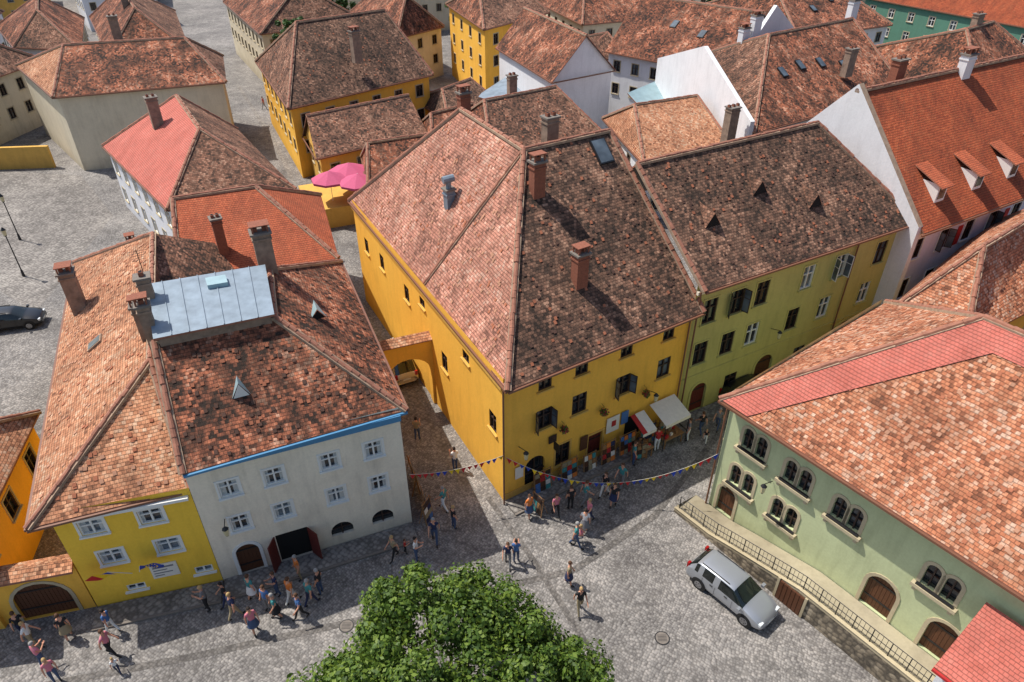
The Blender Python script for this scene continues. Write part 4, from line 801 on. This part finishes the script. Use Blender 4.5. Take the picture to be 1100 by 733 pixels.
def awning(name,s0,s1,z,out,m1,m2):
    e=empty(name);mb=MB();k=int((s1-s0)/.3)
    for i in range(k):
        a=o+d*(s0+(s1-s0)*i/k)+nrm*.2;b=o+d*(s0+(s1-s0)*(i+1)/k)+nrm*.2;mm=m1 if i%4 else m2
        mb.add([a+Vector((0,0,z)),b+Vector((0,0,z)),b+nrm*out+Vector((0,0,z-.5)),a+nrm*out+Vector((0,0,z-.5))],mm);mb.add([a+nrm*out+Vector((0,0,z-.5)),b+nrm*out+Vector((0,0,z-.5)),b+nrm*out+Vector((0,0,z-.72)),a+nrm*out+Vector((0,0,z-.72))],'canvas_white')
    mb.build('canopy',e);mb=MB()
    for s_ in (s0+.05,s1-.05): q=o+d*s_+nrm*(out+.15);mb.cyl(q,q+Vector((0,0,z-.5)),.025,.025,'iron',6)
    q=o+d*(s0+.2)+nrm*.7;mb.box(q+Vector((0,0,.7)),d*(s1-s0-.4),nrm*.9,(0,0,.06),'tan_wood');
    for i in range(14): mb.box(q+d*R.uniform(.1,s1-s0-.7)+nrm*R.uniform(.05,.7)+Vector((0,0,.762)),d*.15,nrm*.12,(0,0,R.uniform(.06,.25)),R.choice(pm))
    for a2 in (.1,s1-s0-.5):
        for b2 in (.1,.8): mb.box(q+d*a2+nrm*b2+Vector((0,0,.01)),d*.05,nrm*.05,(0,0,.69),'tan_wood')
    mb.build('stall_table',e)
awning('market_stall_awning',9.7,11.6,2.6,1.5,'canvas_white','canvas_white');awning('market_stall_awning',8.3,9.3,2.4,1.2,'canvas_white','canvas_red')
def bunting(p,q,sag,cols):
    e=empty('bunting_string');mb=MB();p=Vector(p);q=Vector(q);n=int((q-p).length/.32);pts=[p.lerp(q,i/n)-Vector((0,0,sag*4*(i/n)*(1-i/n))) for i in range(n+1)]
    for a,b in zip(pts,pts[1:]): mb.cyl(a,b,.01,.01,'rope',4,False)
    mb.build('cord',e);mb=MB()
    for i,(a,b) in enumerate(zip(pts,pts[1:])):
        m_=(a+b)/2+Vector((R.uniform(-.05,.05),R.uniform(-.08,.08),-.3));mb.add([a+(b-a)*.08,b-(b-a)*.08,m_],cols[(i//2)%len(cols)])
    mb.build('pennants',e)
bunting((-5.1,24.9,3.4),(-.42,26.15,3.5),.3,['flag_red','flag_red','flag_blue','flag_yellow']);bunting((-.3,26.2,3.3),(10.45,25.9,3.9),2.0,['flag_red','flag_blue','flag_yellow'])
def parasol(x,y,z,r,mat):
    e=empty('parasol');mb=MB();mb.cyl((x,y,z),(x,y,z+2.9),.03,.03,'white_paint',6);mb.build('pole',e);mb=MB()
    for i in range(8):
        a0,a1=math.pi*i/4,math.pi*(i+1)/4;p0=Vector((x+r*math.cos(a0),y+r*math.sin(a0),z+2.15));p1=Vector((x+r*math.cos(a1),y+r*math.sin(a1),z+2.15));t_=Vector((x,y,z+2.9))
        mb.add([p0,p1,t_],mat);mb.add([p0,p1,p1-Vector((0,0,.2)),p0-Vector((0,0,.2))],mat)
    mb.build('canopy',e)
parasol(-15.2,63.2,1.9,1.9,'parasol_pink');parasol(-13.9,60.6,1.9,1.8,'parasol_pink');parasol(-16.6,61.2,1.9,1.7,'parasol_pink')
tr=MB();tr.box((-18.2,58.7,0.01),(5.5,2.3,0),(-2.5,6,0),(0,0,1.9),'plaster_ochre');tr.build('raised_terrace')
fw=MB();fw.box((-62,73,0),(12,1.2,0),(-.05,.4,0),(0,0,2.4),'plaster_ochre');fw.build('garden_wall')
fw=MB();fw.box((-38,44,0),(-12,-2.5,0),(.08,-.3,0),(0,0,1.6),'plaster_white');fw.build('garden_wall')
# ================= TREES
def tree(name,x,y,h,r,zc,n_cl,per,leaf,mat,seed,flat=.85,bmp=1.0):
    rs=np.random.RandomState(seed);e=empty(name);mb=MB();mb.cyl((x,y,0),(x+.1,y,max(.8,zc-r*.4)),.32*r/5,.22*r/5,'bark',10)
    cs=[]
    while len(cs)<n_cl:
        v=rs.normal(size=3);v/=np.linalg.norm(v)
        if v[2]<-.45: continue
        bumpy=1+bmp*(.12*math.sin(v[0]*5+seed)+.1*math.sin(v[1]*7+v[2]*4))
        rad=r*bumpy*(rs.uniform(.45,1)**.5);cs.append(np.array([x,y,zc])+v*rad*np.array([1,1,flat]))
    top=Vector((x+.1,y,max(.8,zc-r*.4)))
    for i in range(0,n_cl,max(1,n_cl//26)):
        c=Vector(cs[i]);mid=top.lerp(c,.5)+Vector((0,0,-.15*r));mb.cyl(top,mid,.12*r/5,.07*r/5,'bark',6,False);mb.cyl(mid,c,.07*r/5,.02,'bark',5,False)
    mb.build('trunk_and_limbs',e)
    cs=np.array(cs);C=np.repeat(cs,per,axis=0);sz=np.repeat(rs.uniform(.5,1.4,n_cl),per)[:,None];off=rs.normal(size=C.shape);off/=np.linalg.norm(off,axis=1)[:,None];off*=(rs.uniform(0,1,(len(C),1))**.45)*r*.125*sz;off[:,2]*=.7;C=C+off
    C[:,2]=np.maximum(C[:,2],.3)
    nrm_=off/(np.linalg.norm(off,axis=1)[:,None]+1e-6)+rs.normal(size=C.shape)*.5+np.array([0,0,.5]);nrm_/=np.linalg.norm(nrm_,axis=1)[:,None]
    a=np.cross(nrm_,rs.normal(size=C.shape));a/=np.linalg.norm(a,axis=1)[:,None];b=np.cross(nrm_,a)
    s=leaf*rs.uniform(.6,1.3,(len(C),1));Vv=np.stack([C-a*s*.5,C+b*s*.32,C+a*s*.5+nrm_*s*.1,C-b*s*.32],axis=1).reshape(-1,3)
    me=bpy.data.meshes.new('foliage');n=len(C);me.vertices.add(n*4);me.vertices.foreach_set('co',Vv.astype(np.float32).ravel());me.loops.add(n*4);me.loops.foreach_set('vertex_index',np.arange(n*4,dtype=np.int32));me.polygons.add(n);me.polygons.foreach_set('loop_start',np.arange(0,n*4,4,dtype=np.int32));me.update(calc_edges=True);me.materials.append(MATS[mat])
    ob=bpy.data.objects.new('foliage',me);bpy.context.collection.objects.link(ob);ob.parent=e
tree('linden_tree',-2.4,12.9,9,5.1,4.2,400,230,.18,'leaves',9,.66,.8)
tree('small_tree',-9.8,12.0,4,1.6,2.6,50,140,.18,'leaves',5)
for x,y,r,z in ((-33,136,5,6),(-62,78,4,4),(-70,92,5,5),(-6,130,5,6),(30,135,5,6),(-58,66,3,3),(-100,120,7,6),(70,140,6,6),(-28,100,3,8),(-7,126,5,8)):
    tree('garden_tree',x,y,8,r,z,60,90,.5,'leaves_dark',int(x)%50+3)
# ================= LIGHT, WORLD, CAMERA
sd=Vector((.555,-.23,-1.0)).normalized()
ld=bpy.data.lights.new('Sun','SUN');ld.energy=5.0;ld.angle=math.radians(.5);ld.color=(1,.95,.87);lo=bpy.data.objects.new('Sun',ld);bpy.context.collection.objects.link(lo);lo.rotation_euler=sd.to_track_quat('-Z','Y').to_euler()
w=bpy.data.worlds.new('World');SC.world=w;w.use_nodes=True;nt=w.node_tree;bg=nt.nodes['Background'];sk=nt.nodes.new('ShaderNodeTexSky');sk.sky_type='NISHITA';sk.sun_disc=False
sk.sun_elevation=math.asin(-sd.z);sk.sun_rotation=math.atan2(-sd.x,-sd.y);sk.dust_density=2.0;nt.links.new(sk.outputs[0],bg.inputs[0]);bg.inputs[1].default_value=.15
cd=bpy.data.cameras.new('Camera');cd.lens=760/1100*36;cd.sensor_width=36;cd.clip_end=6000;co=bpy.data.objects.new('Camera',cd);bpy.context.collection.objects.link(co);co.location=(0,0,29);co.rotation_euler=(math.radians(90-35.1),0,0);SC.camera=co
SC.view_settings.view_transform='Standard';SC.view_settings.look='None';SC.view_settings.exposure=0
